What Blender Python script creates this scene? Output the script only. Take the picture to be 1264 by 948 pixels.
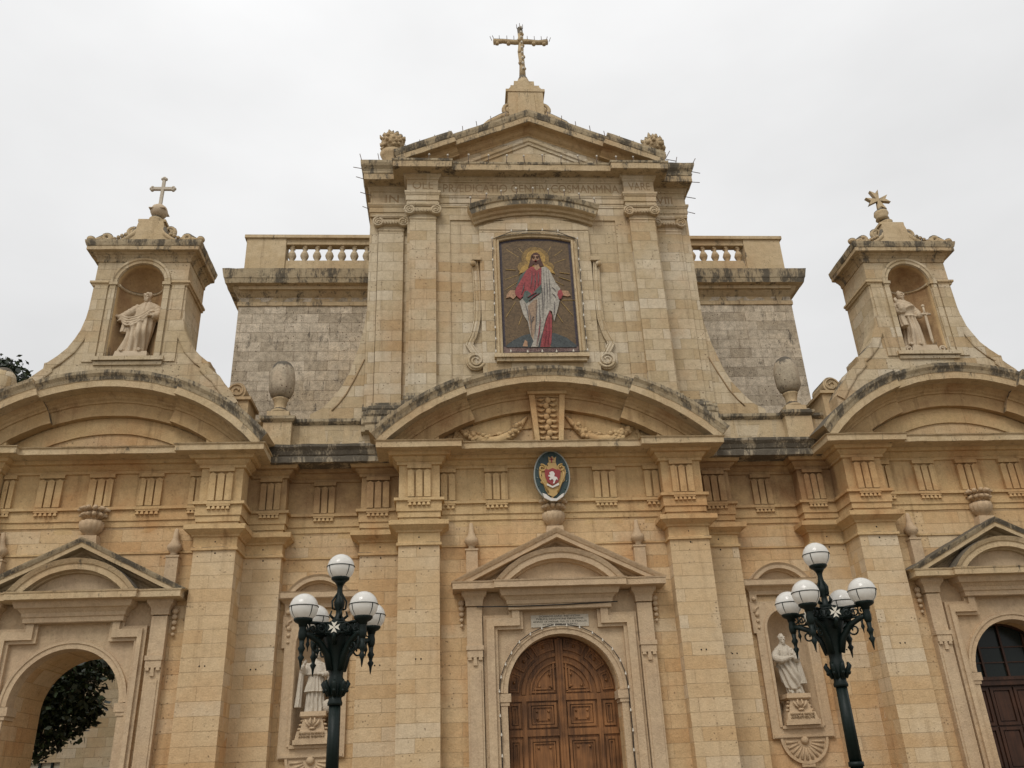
import bpy, bmesh, math, random
from mathutils import Vector, Matrix, noise
from mathutils.geometry import tessellate_polygon

# ------------------------------------------------------------------ clear
for o in list(bpy.data.objects):
    bpy.data.objects.remove(o)
SC = bpy.context.scene
COL = SC.collection

# ------------------------------------------------------------------ camera
cam_d = bpy.data.cameras.new('camera')
cam = bpy.data.objects.new('camera', cam_d)
COL.objects.link(cam)
r_, u_, f_ = Vector((0.99725, -0.06223, -0.04031)), Vector((0.0099, -0.42701, 0.90419)), Vector((0.07347, 0.9021, 0.42522))
M = Matrix((r_, u_, -f_)).transposed().to_4x4()
M.translation = Vector((-2.558, -20.428, 1.604))
cam.matrix_world = M
cam_d.sensor_fit = 'HORIZONTAL'; cam_d.sensor_width = 36.0; cam_d.lens = 30.23
cam_d.clip_start = 0.1; cam_d.clip_end = 3000
SC.camera = cam
SC.render.resolution_x = 1024; SC.render.resolution_y = 768

# ------------------------------------------------------------------ sky, sun, exposure
SUN_EL, SUN_AZ = math.radians(50), math.radians(208)     # azimuth from +Y clockwise: behind the viewer's left shoulder
W = bpy.data.worlds.new('World'); SC.world = W; W.use_nodes = True
nt = W.node_tree; nt.nodes.clear()
def N(t, typ, **kw):
    n = t.nodes.new(typ)
    for k, v in kw.items():
        setattr(n, k, v)
    return n
out = N(nt, 'ShaderNodeOutputWorld'); bg = N(nt, 'ShaderNodeBackground')
sky = N(nt, 'ShaderNodeTexSky', sky_type='NISHITA', sun_disc=False)
sky.sun_elevation = SUN_EL; sky.sun_rotation = SUN_AZ
tc = N(nt, 'ShaderNodeTexCoord'); sep = N(nt, 'ShaderNodeSeparateXYZ')
nt.links.new(tc.outputs['Generated'], sep.inputs[0])
mp = N(nt, 'ShaderNodeMapping'); mp.inputs['Scale'].default_value = (1.0, 1.0, 2.2)
nt.links.new(tc.outputs['Generated'], mp.inputs[0])
nz = N(nt, 'ShaderNodeTexNoise'); nz.inputs['Scale'].default_value = 2.1; nz.inputs['Detail'].default_value = 5; nz.inputs['Roughness'].default_value = 0.5
nt.links.new(mp.outputs[0], nz.inputs['Vector'])
rmp = N(nt, 'ShaderNodeMapRange'); rmp.inputs[1].default_value = .3; rmp.inputs[2].default_value = .72; rmp.inputs[3].default_value = 7.7; rmp.inputs[4].default_value = 9.35
nt.links.new(nz.outputs['Fac'], rmp.inputs[0])
grd = N(nt, 'ShaderNodeMapRange'); grd.inputs[1].default_value = 0; grd.inputs[2].default_value = 1.0; grd.inputs[3].default_value = .875; grd.inputs[4].default_value = 1.01
nt.links.new(sep.outputs['Z'], grd.inputs[0])
zp = N(nt, 'ShaderNodeMath', operation='POWER'); zp.use_clamp = True; zp.inputs[1].default_value = 5
zc_ = N(nt, 'ShaderNodeMath', operation='MAXIMUM'); zc_.inputs[1].default_value = 0
nt.links.new(sep.outputs['Z'], zc_.inputs[0]); nt.links.new(zc_.outputs[0], zp.inputs[0])
zm = N(nt, 'ShaderNodeMath', operation='MULTIPLY_ADD'); zm.inputs[1].default_value = .4
nt.links.new(zp.outputs[0], zm.inputs[0]); nt.links.new(grd.outputs[0], zm.inputs[2])
mul = N(nt, 'ShaderNodeMath', operation='MULTIPLY')
nt.links.new(rmp.outputs[0], mul.inputs[0]); nt.links.new(zm.outputs[0], mul.inputs[1])
cc = N(nt, 'ShaderNodeCombineColor')
m_b = N(nt, 'ShaderNodeMath', operation='MULTIPLY'); m_b.inputs[1].default_value = 1.0
nt.links.new(mul.outputs[0], cc.inputs[0]); nt.links.new(mul.outputs[0], cc.inputs[1]); nt.links.new(mul.outputs[0], m_b.inputs[0]); nt.links.new(m_b.outputs[0], cc.inputs[2])
mx = N(nt, 'ShaderNodeMix', data_type='RGBA'); mx.inputs[0].default_value = .97       # overcast: cloud deck over the blue sky
nt.links.new(sky.outputs[0], mx.inputs[6]); nt.links.new(cc.outputs[0], mx.inputs[7])
nt.links.new(mx.outputs[2], bg.inputs['Color']); bg.inputs['Strength'].default_value = .1
nt.links.new(bg.outputs[0], out.inputs[0])

sun_d = bpy.data.lights.new('sun', 'SUN'); sun_d.energy = 1.45; sun_d.angle = math.radians(24); sun_d.color = (1, .97, .92)
sun = bpy.data.objects.new('sun', sun_d); COL.objects.link(sun)
sd = Vector((math.sin(SUN_AZ)*math.cos(SUN_EL), math.cos(SUN_AZ)*math.cos(SUN_EL), math.sin(SUN_EL)))
sun.rotation_euler = sd.to_track_quat('Z', 'Y').to_euler()
vs = SC.view_settings
vs.view_transform = 'Standard'; vs.look = 'None'; vs.exposure = 0.04; vs.gamma = 1.0; vs.use_curve_mapping = False

# ------------------------------------------------------------------ helpers
class MB:
    """collects shapes; build() links them as ONE mesh object"""
    def __init__(s): s.bm = bmesh.new(); s.mi = 0
    def face(s, vs):
        try:
            f = s.bm.faces.new(vs); f.material_index = s.mi; return f
        except ValueError:
            return None
    def box(s, x0, x1, y0, y1, z0, z1):
        if x0 > x1: x0, x1 = x1, x0
        v = [s.bm.verts.new(c) for c in ((x0,y0,z0),(x1,y0,z0),(x1,y1,z0),(x0,y1,z0),(x0,y0,z1),(x1,y0,z1),(x1,y1,z1),(x0,y1,z1))]
        for q in ((0,1,5,4),(1,2,6,5),(2,3,7,6),(3,0,4,7),(4,5,6,7),(3,2,1,0)): s.face([v[i] for i in q])
        return s
    def taper(s, x, y, z0, z1, a0, b0, a1, b1):
        v = [s.bm.verts.new((x+i*a0, y+j*b0, z0)) for i, j in ((-1,-1),(1,-1),(1,1),(-1,1))] + [s.bm.verts.new((x+i*a1, y+j*b1, z1)) for i, j in ((-1,-1),(1,-1),(1,1),(-1,1))]
        for q in ((0,1,5,4),(1,2,6,5),(2,3,7,6),(3,0,4,7),(4,5,6,7),(3,2,1,0)): s.face([v[i] for i in q])
        return s
    def plate(s, loops, y0, y1, back=True):
        """flat slab in the XZ plane with holes, front face at y0, back at y1"""
        loops = [[(p[0], p[1]) for p in l] for l in loops]
        tri = tessellate_polygon([[Vector((x, z, 0)) for x, z in l] for l in loops])
        flat = [p for l in loops for p in l]
        fv = [s.bm.verts.new((x, y0, z)) for x, z in flat]
        bv = [s.bm.verts.new((x, y1, z)) for x, z in flat]
        for t in tri:
            a, b, c = (flat[i] for i in t)
            ar = (b[0]-a[0])*(c[1]-a[1])-(b[1]-a[1])*(c[0]-a[0])
            if abs(ar) < 1e-9: continue
            t = t if ar > 0 else t[::-1]
            s.face([fv[i] for i in t])
            if back: s.face([bv[i] for i in t[::-1]])
        k = 0
        for li, l in enumerate(loops):
            n = len(l)
            A = sum(l[i][0]*l[(i+1) % n][1]-l[(i+1) % n][0]*l[i][1] for i in range(n))
            ccw = A > 0
            for i in range(n):
                a, b = k+i, k+(i+1) % n
                q = [fv[a], bv[a], bv[b], fv[b]]
                if ccw == (li == 0): q = q[::-1]
                s.face(q)
            k += n
        return s
    def sweep(s, path, prof, step=.22, caps=True, top=None):
        """profile (out, z) swept along plan path (x, y); outward is to the right of travel"""
        pts = []
        n = len(path)
        dirs = [(Vector(path[i+1])-Vector(path[i])).normalized() for i in range(n-1)]
        nor = [Vector((d.y, -d.x)) for d in dirs]
        for i in range(n):
            p = Vector(path[i])
            if i == 0: m = nor[0]
            elif i == n-1: m = nor[-1]
            else:
                m = (nor[i-1]+nor[i])/(1+nor[i-1].dot(nor[i]))
            pts.append((p, m))
            if i < n-1:
                L = (Vector(path[i+1])-p).length
                k = int(L/step)
                for j in range(1, k):
                    pts.append((p.lerp(Vector(path[i+1]), j/k), None))
                    pts[-1] = (pts[-1][0], 'lerp', i, j/k)
        mit = {}
        idx = 0
        full = []
        ms = []
        for i in range(n):
            if i == 0: ms.append(nor[0])
            elif i == n-1: ms.append(nor[-1])
            else: ms.append((nor[i-1]+nor[i])/(1+nor[i-1].dot(nor[i])))
        for t in pts:
            if len(t) == 2: full.append(t)
            else:
                _, _, i, w = t
                # offsets are linear between the mitred ends
                full.append((t[0], ms[i].lerp(ms[i+1], w)))
        rows = []
        for p, m in full:
            rows.append([s.bm.verts.new((p.x+m.x*o, p.y+m.y*o, z)) for o, z in prof])
        for a, b in zip(rows, rows[1:]):
            for j in range(len(prof)-1):
                if top is not None: s.mi = 1 if j >= top else 0
                s.face([a[j], b[j], b[j+1], a[j+1]])
        if top is not None: s.mi = 0
        if caps:
            s.face(rows[0]); s.face(rows[-1][::-1])
        return s
    def sweepxz(s, path, prof, y0, closed=False, zmin=None, caps=True, step=.25, top=None, sof=0):
        """profile (out toward viewer, d along the left-hand normal) along a path (x, z) in the facade plane"""
        P = [Vector(p) for p in path]
        Q = []
        for i, p in enumerate(P):
            Q.append(p)
        n = len(Q)
        rows = []
        for i in range(n):
            if closed:
                d0 = (Q[i]-Q[i-1]).normalized(); d1 = (Q[(i+1) % n]-Q[i]).normalized()
            else:
                d0 = (Q[i]-Q[i-1]).normalized() if i else (Q[1]-Q[0]).normalized()
                d1 = (Q[i+1]-Q[i]).normalized() if i < n-1 else d0
            n0, n1 = Vector((-d0.y, d0.x)), Vector((-d1.y, d1.x))
            m = (n0+n1)/(1+n0.dot(n1))
            rows.append((Q[i], m))
        if not closed and n < 12:      # subdivide straight runs
            R2 = []
            for i, (p, m) in enumerate(rows):
                R2.append((p, m))
                if i < n-1:
                    k = int((rows[i+1][0]-p).length/step)
                    for j in range(1, k): R2.append((p.lerp(rows[i+1][0], j/k), m.lerp(rows[i+1][1], j/k)))
            rows = R2
        vr = []
        for p, m in rows:
            r = []
            for o, d in prof:
                z = p.y+m.y*d
                if zmin is not None: z = max(z, zmin)
                r.append(s.bm.verts.new((p.x+m.x*d, y0-o, z)))
            vr.append(r)
        pairs = list(zip(vr, vr[1:]))
        if closed: pairs.append((vr[-1], vr[0]))
        for a, b in pairs:
            for j in range(len(prof)-1):
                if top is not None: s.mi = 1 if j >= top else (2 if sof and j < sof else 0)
                s.face([a[j], a[j+1], b[j+1], b[j]])
        if top is not None: s.mi = 0
        if caps and not closed:
            s.face(vr[0][::-1]); s.face(vr[-1])
        return s
    def lathe(s, cx, cy, prof, seg=20, flute=0, fl_n=12):
        rows = []
        for r, z in prof:
            row = []
            for i in range(seg):
                a = 2*math.pi*i/seg
                rr = r*(1+flute*math.cos(fl_n*a)) if flute else r
                row.append(s.bm.verts.new((cx+rr*math.cos(a), cy+rr*math.sin(a), z)))
            rows.append(row)
        for a, b in zip(rows, rows[1:]):
            for i in range(seg):
                f = s.face([a[i], a[(i+1) % seg], b[(i+1) % seg], b[i]])
                if f: f.smooth = True
        s.face(rows[0][::-1]); s.face(rows[-1])
        return s
    def tube(s, pts, r, seg=8, smooth=True, flat=1.0):
        P = [Vector(p) for p in pts]; n = len(P)
        rs = r if isinstance(r, (list, tuple)) else [r]*n
        rows = []
        up = None
        for i in range(n):
            d = (P[min(i+1, n-1)]-P[max(i-1, 0)]).normalized()
            if up is None:
                up = Vector((0, 0, 1)) if abs(d.z) < .9 else Vector((0, 1, 0))
            a = d.cross(up).normalized(); b = a.cross(d).normalized(); up = b
            rows.append([s.bm.verts.new(P[i]+a*rs[i]*math.cos(t*2*math.pi/seg)+b*rs[i]*flat*math.sin(t*2*math.pi/seg)) for t in range(seg)])
        for a, b in zip(rows, rows[1:]):
            for i in range(seg):
                f = s.face([a[i], a[(i+1) % seg], b[(i+1) % seg], b[i]])
                if f: f.smooth = smooth
        s.face(rows[0][::-1]); s.face(rows[-1])
        return s
    def ball(s, c, r, u=12, v=8, sc=(1, 1, 1)):
        m = Matrix.Translation(c) @ Matrix.Diagonal((r*sc[0], r*sc[1], r*sc[2], 1))
        res = bmesh.ops.create_uvsphere(s.bm, u_segments=u, v_segments=v, radius=1, matrix=m)
        for f in {f for vv in res['verts'] for f in vv.link_faces}:
            f.smooth = True; f.material_index = s.mi
        return s
    def rough(s, amp=.01, sc=2.5):
        for v in s.bm.verts:
            v.co += (noise.noise_vector(v.co*sc)*.7+noise.noise_vector(v.co*sc*3.3)*.3)*amp
        return s
    def mirror_x(s):
        for v in s.bm.verts: v.co.x *= -1
        bmesh.ops.reverse_faces(s.bm, faces=s.bm.faces[:])
        return s
    def build(s, name, mats, parent=None, fix=True):
        if fix: bmesh.ops.recalc_face_normals(s.bm, faces=s.bm.faces[:])
        me = bpy.data.meshes.new(name); s.bm.to_mesh(me); s.bm.free()
        o = bpy.data.objects.new(name, me); COL.objects.link(o)
        for m in (mats if isinstance(mats, (list, tuple)) else [mats]): me.materials.append(m)
        if parent: attach(o, parent)
        return o
def attach(o, parent):
    o.parent = parent
    o.matrix_parent_inverse = world_of(parent).inverted()
def world_of(o):
    m = Matrix.Translation(o.location) @ o.rotation_euler.to_matrix().to_4x4()
    if o.parent: m = world_of(o.parent) @ o.matrix_parent_inverse @ m
    return m
def tag(o, label=None, cat=None, group=None, kind=None):
    if label: o['label'] = label
    if cat: o['category'] = cat
    if group: o['group'] = group
    if kind: o['kind'] = kind
    return o
def thing(name, loc, label, cat, group=None):
    o = bpy.data.objects.new(name, None); COL.objects.link(o)
    o.location = loc; o.empty_display_size = .3
    return tag(o, label, cat, group)
def copy_tree(o, parent=None):
    c = o.copy(); COL.objects.link(c)
    if parent: c.parent = parent
    for ch in list(o.children): copy_tree(ch, c)
    return c
def arcpts(cx, zc, r, a0, a1, n):
    """angles from vertical, clockwise positive (degrees)"""
    return [(cx+r*math.sin(math.radians(a0+(a1-a0)*i/n)), zc+r*math.cos(math.radians(a0+(a1-a0)*i/n))) for i in range(n+1)]
def spiral(cx, cz, r0, r1, turns, start, n=40, sgn=1):
    return [(cx+sgn*(r0+(r1-r0)*i/n)*math.cos(start+turns*2*math.pi*i/n), cz+(r0+(r1-r0)*i/n)*math.sin(start+turns*2*math.pi*i/n)) for i in range(n+1)]
def text_mesh(body, x, z, y, size, mat, name, parent, depth=.006, width=None, align='CENTER'):
    cu = bpy.data.curves.new('lettering', 'FONT'); cu.body = body; cu.size = size; cu.extrude = depth
    cu.align_x = align; cu.align_y = 'CENTER'
    ob = bpy.data.objects.new('lettering', cu); COL.objects.link(ob)
    dg = bpy.context.evaluated_depsgraph_get(); dg.update()
    me = bpy.data.meshes.new_from_object(ob.evaluated_get(dg))
    bpy.data.objects.remove(ob)
    sx = 1.0
    if width:
        xs = [v.co.x for v in me.vertices]; sx = width/(max(xs)-min(xs))
    for v in me.vertices:
        v.co = Vector((x+v.co.x*sx, y-v.co.z, z+v.co.y))
    me.name = name
    o = bpy.data.objects.new(name, me); COL.objects.link(o); me.materials.clear(); me.materials.append(mat)
    if parent: attach(o, parent)
    return o

# ------------------------------------------------------------------ materials
def base_mat(name):
    m = bpy.data.materials.new(name); m.use_nodes = True
    t = m.node_tree; b = t.nodes['Principled BSDF']
    return m, t, b
def plain(name, col, rough=.6, metal=0.0, var=.12, scale=12.0, bump=.0, spec=.5):
    m, t, b = base_mat(name)
    tcn = N(t, 'ShaderNodeTexCoord'); n = N(t, 'ShaderNodeTexNoise'); n.inputs['Scale'].default_value = scale; n.inputs['Detail'].default_value = 4
    t.links.new(tcn.outputs['Object'], n.inputs['Vector'])
    r = N(t, 'ShaderNodeMix', data_type='RGBA')
    r.inputs[6].default_value = (*[c*(1-var) for c in col], 1); r.inputs[7].default_value = (*[min(1, c*(1+var)) for c in col], 1)
    t.links.new(n.outputs['Fac'], r.inputs[0]); t.links.new(r.outputs[2], b.inputs['Base Color'])
    b.inputs['Roughness'].default_value = rough; b.inputs['Metallic'].default_value = metal
    b.inputs['Specular IOR Level'].default_value = spec
    if bump:
        bp = N(t, 'ShaderNodeBump'); bp.inputs['Strength'].default_value = bump; bp.inputs['Distance'].default_value = .01
        t.links.new(n.outputs['Fac'], bp.inputs['Height']); t.links.new(bp.outputs[0], b.inputs['Normal'])
    return m
def stone(name, a, b_, warm=(.42, .22, .09), warm_amt=.5, black=.1, black_top=.3, courses=True, bw=.72, rh=.305, mortar=.55, pits=.25, grain=.18, streak=.25, dark=(.035, .03, .026), blackscale=1.3, light=0.0, recess_brown=0.0):
    m, t, B = base_mat(name)
    L = t.links.new
    tcn = N(t, 'ShaderNodeTexCoord'); ob = tcn.outputs['Object']
    geo = N(t, 'ShaderNodeNewGeometry')
    sp = N(t, 'ShaderNodeSeparateXYZ'); L(ob, sp.inputs[0])
    sn = N(t, 'ShaderNodeSeparateXYZ'); L(geo.outputs['Normal'], sn.inputs[0])
    def math_(op, x, y=None, c=False):
        n = N(t, 'ShaderNodeMath', operation=op); n.use_clamp = c
        for i, v in enumerate((x, y)):
            if v is None: continue
            if isinstance(v, (int, float)): n.inputs[i].default_value = v
            else: L(v, n.inputs[i])
        return n.outputs[0]
    def noise_(vec, s, d=4, rg=.55):
        n = N(t, 'ShaderNodeTexNoise'); n.inputs['Scale'].default_value = s; n.inputs['Detail'].default_value = d; n.inputs['Roughness'].default_value = rg
        L(vec, n.inputs['Vector']); return n.outputs['Fac']
    def ramp(x, lo, hi, o0=0., o1=1.):
        n = N(t, 'ShaderNodeMapRange'); n.interpolation_type = 'SMOOTHSTEP'
        for i, v in enumerate((lo, hi, o0, o1)): n.inputs[i+1].default_value = v
        L(x, n.inputs[0]); return n.outputs[0]
    def mix(f, c0, c1, bt='MIX'):
        n = N(t, 'ShaderNodeMix', data_type='RGBA'); n.blend_type = bt
        for i, v in ((0, f), (6, c0), (7, c1)):
            if isinstance(v, (int, float)): n.inputs[i].default_value = v
            elif isinstance(v, tuple): n.inputs[i].default_value = (*v, 1)
            else: L(v, n.inputs[i])
        return n.outputs[2]
    big = noise_(ob, .33, 4); mid = noise_(ob, 1.7, 5); fine = noise_(ob, 26, 3, .7); mot = noise_(ob, 6.5, 4, .65)
    if courses:
        side = math_('GREATER_THAN', math_('ABSOLUTE', sn.outputs['X']), .7)
        um = N(t, 'ShaderNodeMix'); L(side, um.inputs[0]); L(sp.outputs['X'], um.inputs[2]); L(sp.outputs['Y'], um.inputs[3])
        wob = math_('MULTIPLY', math_('SUBTRACT', mot, .5), .02)
        cv = N(t, 'ShaderNodeCombineXYZ'); L(math_('ADD', um.outputs[0], math_('ADD', wob, 100.17)), cv.inputs[0]); L(math_('ADD', math_('ADD', sp.outputs['Z'], wob), .09), cv.inputs[1])
        br = N(t, 'ShaderNodeTexBrick'); L(cv.outputs[0], br.inputs['Vector'])
        br.inputs['Scale'].default_value = 1; br.inputs['Brick Width'].default_value = bw; br.inputs['Row Height'].default_value = rh
        br.inputs['Mortar Size'].default_value = .006; br.inputs['Mortar Smooth'].default_value = .25; br.inputs['Bias'].default_value = 0
        br.offset = .5; br.squash = 1.0
        br.inputs['Color1'].default_value = (0, 0, 0, 1); br.inputs['Color2'].default_value = (1, 1, 1, 1); br.inputs['Mortar'].default_value = (.5, .5, .5, 1)
        blk = br.outputs['Color']; mor = br.outputs['Fac']
        sel = math_('ADD', math_('MULTIPLY', blk, .38), math_('MULTIPLY', mid, .62))
    else:
        sel = mid
    col = mix(ramp(sel, .22, .78), a, b_)
    if courses and light:
        col = mix(math_('MULTIPLY', ramp(blk, .86, .9), min(1, light*1.25)), col, (.56, .50, .40))
        col = mix(math_('MULTIPLY', ramp(blk, .14, .1), .22), col, warm)
    # rusty mineral stains
    wf = math_('MULTIPLY', ramp(math_('ADD', math_('MULTIPLY', big, .65), math_('MULTIPLY', mid, .35)), .46, .66), warm_amt)
    col = mix(wf, col, warm)
    if light:
        pale = math_('MULTIPLY', ramp(noise_(ob, .55, 3), .5, .68), light)
        col = mix(pale, col, (.62, .56, .44))
    if recess_brown:      # brown tint on set-back faces, stronger higher up, broken by noise
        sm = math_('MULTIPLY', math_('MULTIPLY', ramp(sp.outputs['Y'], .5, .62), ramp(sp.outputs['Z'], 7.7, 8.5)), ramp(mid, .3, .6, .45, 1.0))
        col = mix(math_('MULTIPLY', sm, recess_brown), col, (.20, .105, .05))
    # mottling and grain
    g = math_('ADD', math_('MULTIPLY', math_('SUBTRACT', fine, .5), grain*2), math_('MULTIPLY', math_('SUBTRACT', mot, .5), grain*2.4))
    gv = math_('ADD', g, 1.0)
    vm = N(t, 'ShaderNodeVectorMath', operation='SCALE'); L(col, vm.inputs[0]); L(gv, vm.inputs['Scale']); col = vm.outputs[0]
    # water streaks running down
    stv = N(t, 'ShaderNodeMapping'); stv.inputs['Scale'].default_value = (5.5, 5.5, .35); L(ob, stv.inputs[0])
    sf = math_('MULTIPLY', ramp(noise_(stv.outputs[0], 1.0, 4, .6), .52, .78), streak)
    col = mix(sf, col, mix(1.0, col, (.42, .36, .32), 'MULTIPLY'))
    # black crust of lichen: patchy, thickest on ledges that face the sky
    lv = N(t, 'ShaderNodeMapping'); lv.inputs['Scale'].default_value = (1.7, 1.7, .5); L(ob, lv.inputs[0])
    bn = noise_(lv.outputs[0], blackscale, 4, .6)
    bn2 = noise_(lv.outputs[0], blackscale*7, 5, .75)
    bb = math_('ADD', math_('MULTIPLY', bn, .6), math_('MULTIPLY', bn2, .4))
    top = math_('MULTIPLY', ramp(sn.outputs['Z'], .15, .8), black_top)
    thr = math_('ADD', bb, math_('ADD', top, black-.5))
    bf = math_('MULTIPLY', ramp(thr, .29, .40), .9)
    col = mix(bf, col, mix(mot, dark, (.13, .115, .09)))
    if pits:
        vo = N(t, 'ShaderNodeTexVoronoi'); vo.inputs['Scale'].default_value = 9; L(ob, vo.inputs['Vector'])
        pf = math_('MULTIPLY', math_('LESS_THAN', vo.outputs['Distance'], .17), ramp(noise_(ob, 1.1, 3), .5, .62))
        col = mix(math_('MULTIPLY', pf, pits*2.2, True), col, (.1, .06, .035))
    hgt = math_('ADD', math_('MULTIPLY', fine, .35), math_('MULTIPLY', mot, .8))
    if courses:
        jn = ramp(noise_(ob, .9, 3), .35, .62, .25, 1.0)
        jf = math_('MULTIPLY', math_('MULTIPLY', mor, mortar), jn)
        col = mix(jf, col, mix(1.0, col, (.36, .28, .22), 'MULTIPLY'))
        hgt = math_('SUBTRACT', hgt, math_('MULTIPLY', mor, 1.3))
    if pits: hgt = math_('SUBTRACT', hgt, math_('MULTIPLY', pf, 1.2))
    bp = N(t, 'ShaderNodeBump'); bp.inputs['Strength'].default_value = .75; bp.inputs['Distance'].default_value = .026
    L(hgt, bp.inputs['Height']); L(bp.outputs[0], B.inputs['Normal'])
    L(col, B.inputs['Base Color']); B.inputs['Roughness'].default_value = .92; B.inputs['Specular IOR Level'].default_value = .2
    return m
S_LOW = stone('limestone_lower', (.525, .352, .18), (.61, .45, .26), warm=(.485, .25, .1), warm_amt=.55, black=.09, black_top=.2, light=.14, streak=.4, rh=.308, bw=.95, mortar=.42)
S_PIL = stone('limestone_pilaster', (.53, .375, .207), (.60, .455, .28), warm=(.48, .27, .11), warm_amt=.4, black=.08, black_top=.2, light=.2, streak=.35, rh=.308, bw=1.6, mortar=.38)
S_UP = stone('limestone_upper', (.43, .33, .195), (.565, .465, .32), warm=(.42, .245, .105), warm_amt=.5, black=.13, black_top=.3, light=.24, streak=.45, rh=.33, bw=.66, mortar=.42, pits=.3)
S_TOW = stone('limestone_grey_tower', (.36, .30, .22), (.56, .48, .37), warm=(.46, .34, .2), warm_amt=.35, black=.235, black_top=.3, blackscale=2.4, rh=.36, bw=.74, mortar=.9, pits=.9, grain=.55)
S_TRIM = stone('limestone_trim', (.52, .355, .175), (.60, .44, .24), warm=(.42, .205, .075), warm_amt=.7, recess_brown=.7, black=.1, black_top=.25, courses=False, streak=.55, pits=.1)
S_PORT = stone('limestone_portal', (.46, .335, .215), (.55, .42, .27), warm=(.43, .27, .14), warm_amt=.4, black=.05, black_top=.15, courses=False, streak=.2, pits=.08)
S_COR = stone('limestone_weathered', (.47, .35, .2), (.56, .445, .285), warm=(.38, .215, .09), warm_amt=.45, black=.225, black_top=.5, courses=False, streak=.5, pits=.15, blackscale=1.9)
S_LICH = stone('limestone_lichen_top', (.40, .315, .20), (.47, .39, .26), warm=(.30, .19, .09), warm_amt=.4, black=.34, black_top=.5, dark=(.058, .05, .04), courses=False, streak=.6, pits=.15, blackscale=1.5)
S_SOF = stone('limestone_soffit_shade_patina', (.44, .29, .14), (.52, .37, .2), warm=(.30, .15, .06), warm_amt=.8, black=.13, black_top=0, courses=False, streak=.6, pits=.15)  # orange-brown patina, with the shade under the cornice lips painted into the colour
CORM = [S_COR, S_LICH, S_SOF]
S_CORD = stone('limestone_dark_weathered', (.43, .32, .185), (.52, .41, .26), warm=(.34, .19, .08), warm_amt=.5, black=.285, black_top=.5, courses=False, streak=.65, pits=.2, blackscale=1.7, dark=(.06, .048, .036))
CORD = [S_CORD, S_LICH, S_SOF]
S_BLK = stone('limestone_black_crust', (.36, .30, .21), (.46, .39, .28), warm=(.25, .17, .09), warm_amt=.4, black=.385, black_top=.5, dark=(.055, .046, .037), courses=False, streak=.6, pits=.15, blackscale=1.6)
S_PALE = stone('marble_statue', (.50, .44, .35), (.58, .525, .44), warm=(.38, .3, .2), warm_amt=.5, black=.08, black_top=.0, courses=False, streak=.35, pits=0, grain=.08)
S_STAT = stone('limestone_statue', (.48, .375, .255), (.58, .475, .345), warm=(.36, .225, .12), warm_amt=.6, black=.17, black_top=.05, courses=False, streak=.35, pits=0, grain=.1)
S_INS = plain('incised_letter', (.31, .212, .115), .95)
# ------------------------------------------------------------------ ground
g = MB(); g.box(-300, 300, -300, 300, -.5, 0)
PAVE = stone('piazza_paving', (.19, .155, .115), (.23, .19, .14), warm=(.19, .135, .09), warm_amt=.2, black=0, black_top=0, courses=False, streak=0, pits=0)
tag(g.build('ground', PAVE), kind='structure')

# ------------------------------------------------------------------ the church
CH = thing('church', (0, 0, 0), 'baroque church front of honey coloured limestone with pediment, mosaic and three portals', 'church')
WX, PX = 11.0, 11.1           # axes of the side wings and of their portals
REC = 1.22                    # plane of the recessed niche bays
CW, WW = .36, .30             # wall planes of the centre bay and of the wings

# walls -------------------------------------------------------------
w = MB()
w.plate([[(-3.8, 0), (-1.32, 0), (-1.32, 3.57)] + arcpts(0, 3.57, 1.30, -90, 90, 28) + [(1.32, 3.57), (1.32, 0), (3.8, 0), (3.8, 9.4), (-3.8, 9.4)]], CW, 1.7)
w.build('central_wall', S_LOW, CH)
def niche_loop(cx):
    return [(cx-.47, 2.69), (cx+.47, 2.69), (cx+.47, 4.93)] + arcpts(cx, 4.93, .47, 90, -90, 20)
for s in (-1, 1):
    w = MB()
    xs = sorted((s*3.8, s*7.62))
    w.plate([[(xs[0], 0), (xs[1], 0), (xs[1], 9.6), (xs[0], 9.6)], niche_loop(s*5.78)[::-1]], REC, 1.9)
    w.build('recessed_wall', S_LOW, CH)
def arch_notch(cx, r, sp, x0, x1, top):
    return [(x0, 0), (cx-r, 0), (cx-r, sp)] + arcpts(cx, sp, r, -90, 90, 28) + [(cx+r, sp), (cx+r, 0), (x1, 0), (x1, top), (x0, top)]
for s in (-1, 1):
    w = MB()
    xs = sorted((s*7.62, s*15.6))
    w.plate([arch_notch(s*PX, 1.2, 3.66, xs[0], xs[1], 9.4)], WW, 2.0)
    w.build('wing_wall', S_LOW, CH)

# giant pilasters -----------------------------------------------------
def cap_prof(): return [(-.02, 6.96), (.05, 6.97), (.05, 7.03), (.015, 7.05), (.015, 7.28), (.05, 7.29), (.07, 7.33), (.14, 7.38), (.19, 7.42), (.2, 7.43), (.225, 7.435), (.225, 7.55), (-.02, 7.56)]
def pilaster(x0, x1, y, yl, yr, name='giant_pilaster'):
    if x0 > x1: x0, x1, yl, yr = x1, x0, yr, yl
    m = MB()
    m.sweep([(x0, yl), (x0, y), (x1, y), (x1, yr)], [(-.05, .0), (.1, .02), (.1, .7), (.05, .8), (0, .85)] + [(0, .85+.35*i) for i in range(1, 18)] + [(0, 7.0), (-.05, 7.01)], step=.33)
    p = m.rough(.011, 3.5).build(name, S_PIL, CH)
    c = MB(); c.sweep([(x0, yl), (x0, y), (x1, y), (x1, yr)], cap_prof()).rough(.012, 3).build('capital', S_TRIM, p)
    h = MB(); xc = (x0+x1)/2
    for dx, z, r in ((0, 7.17, .026), (.02, 7.0-.1, .02), (-.38, 6.83, .012), (.38, 6.83, .012), (-.06, 4.35, .018), (.06, 4.35, .018), (0, 7.72, .02)):
        h.ball((xc+dx, y-.0, z), r, 8, 6)
    h.build('drill_hole', HOLE, p)
    return p
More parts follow.
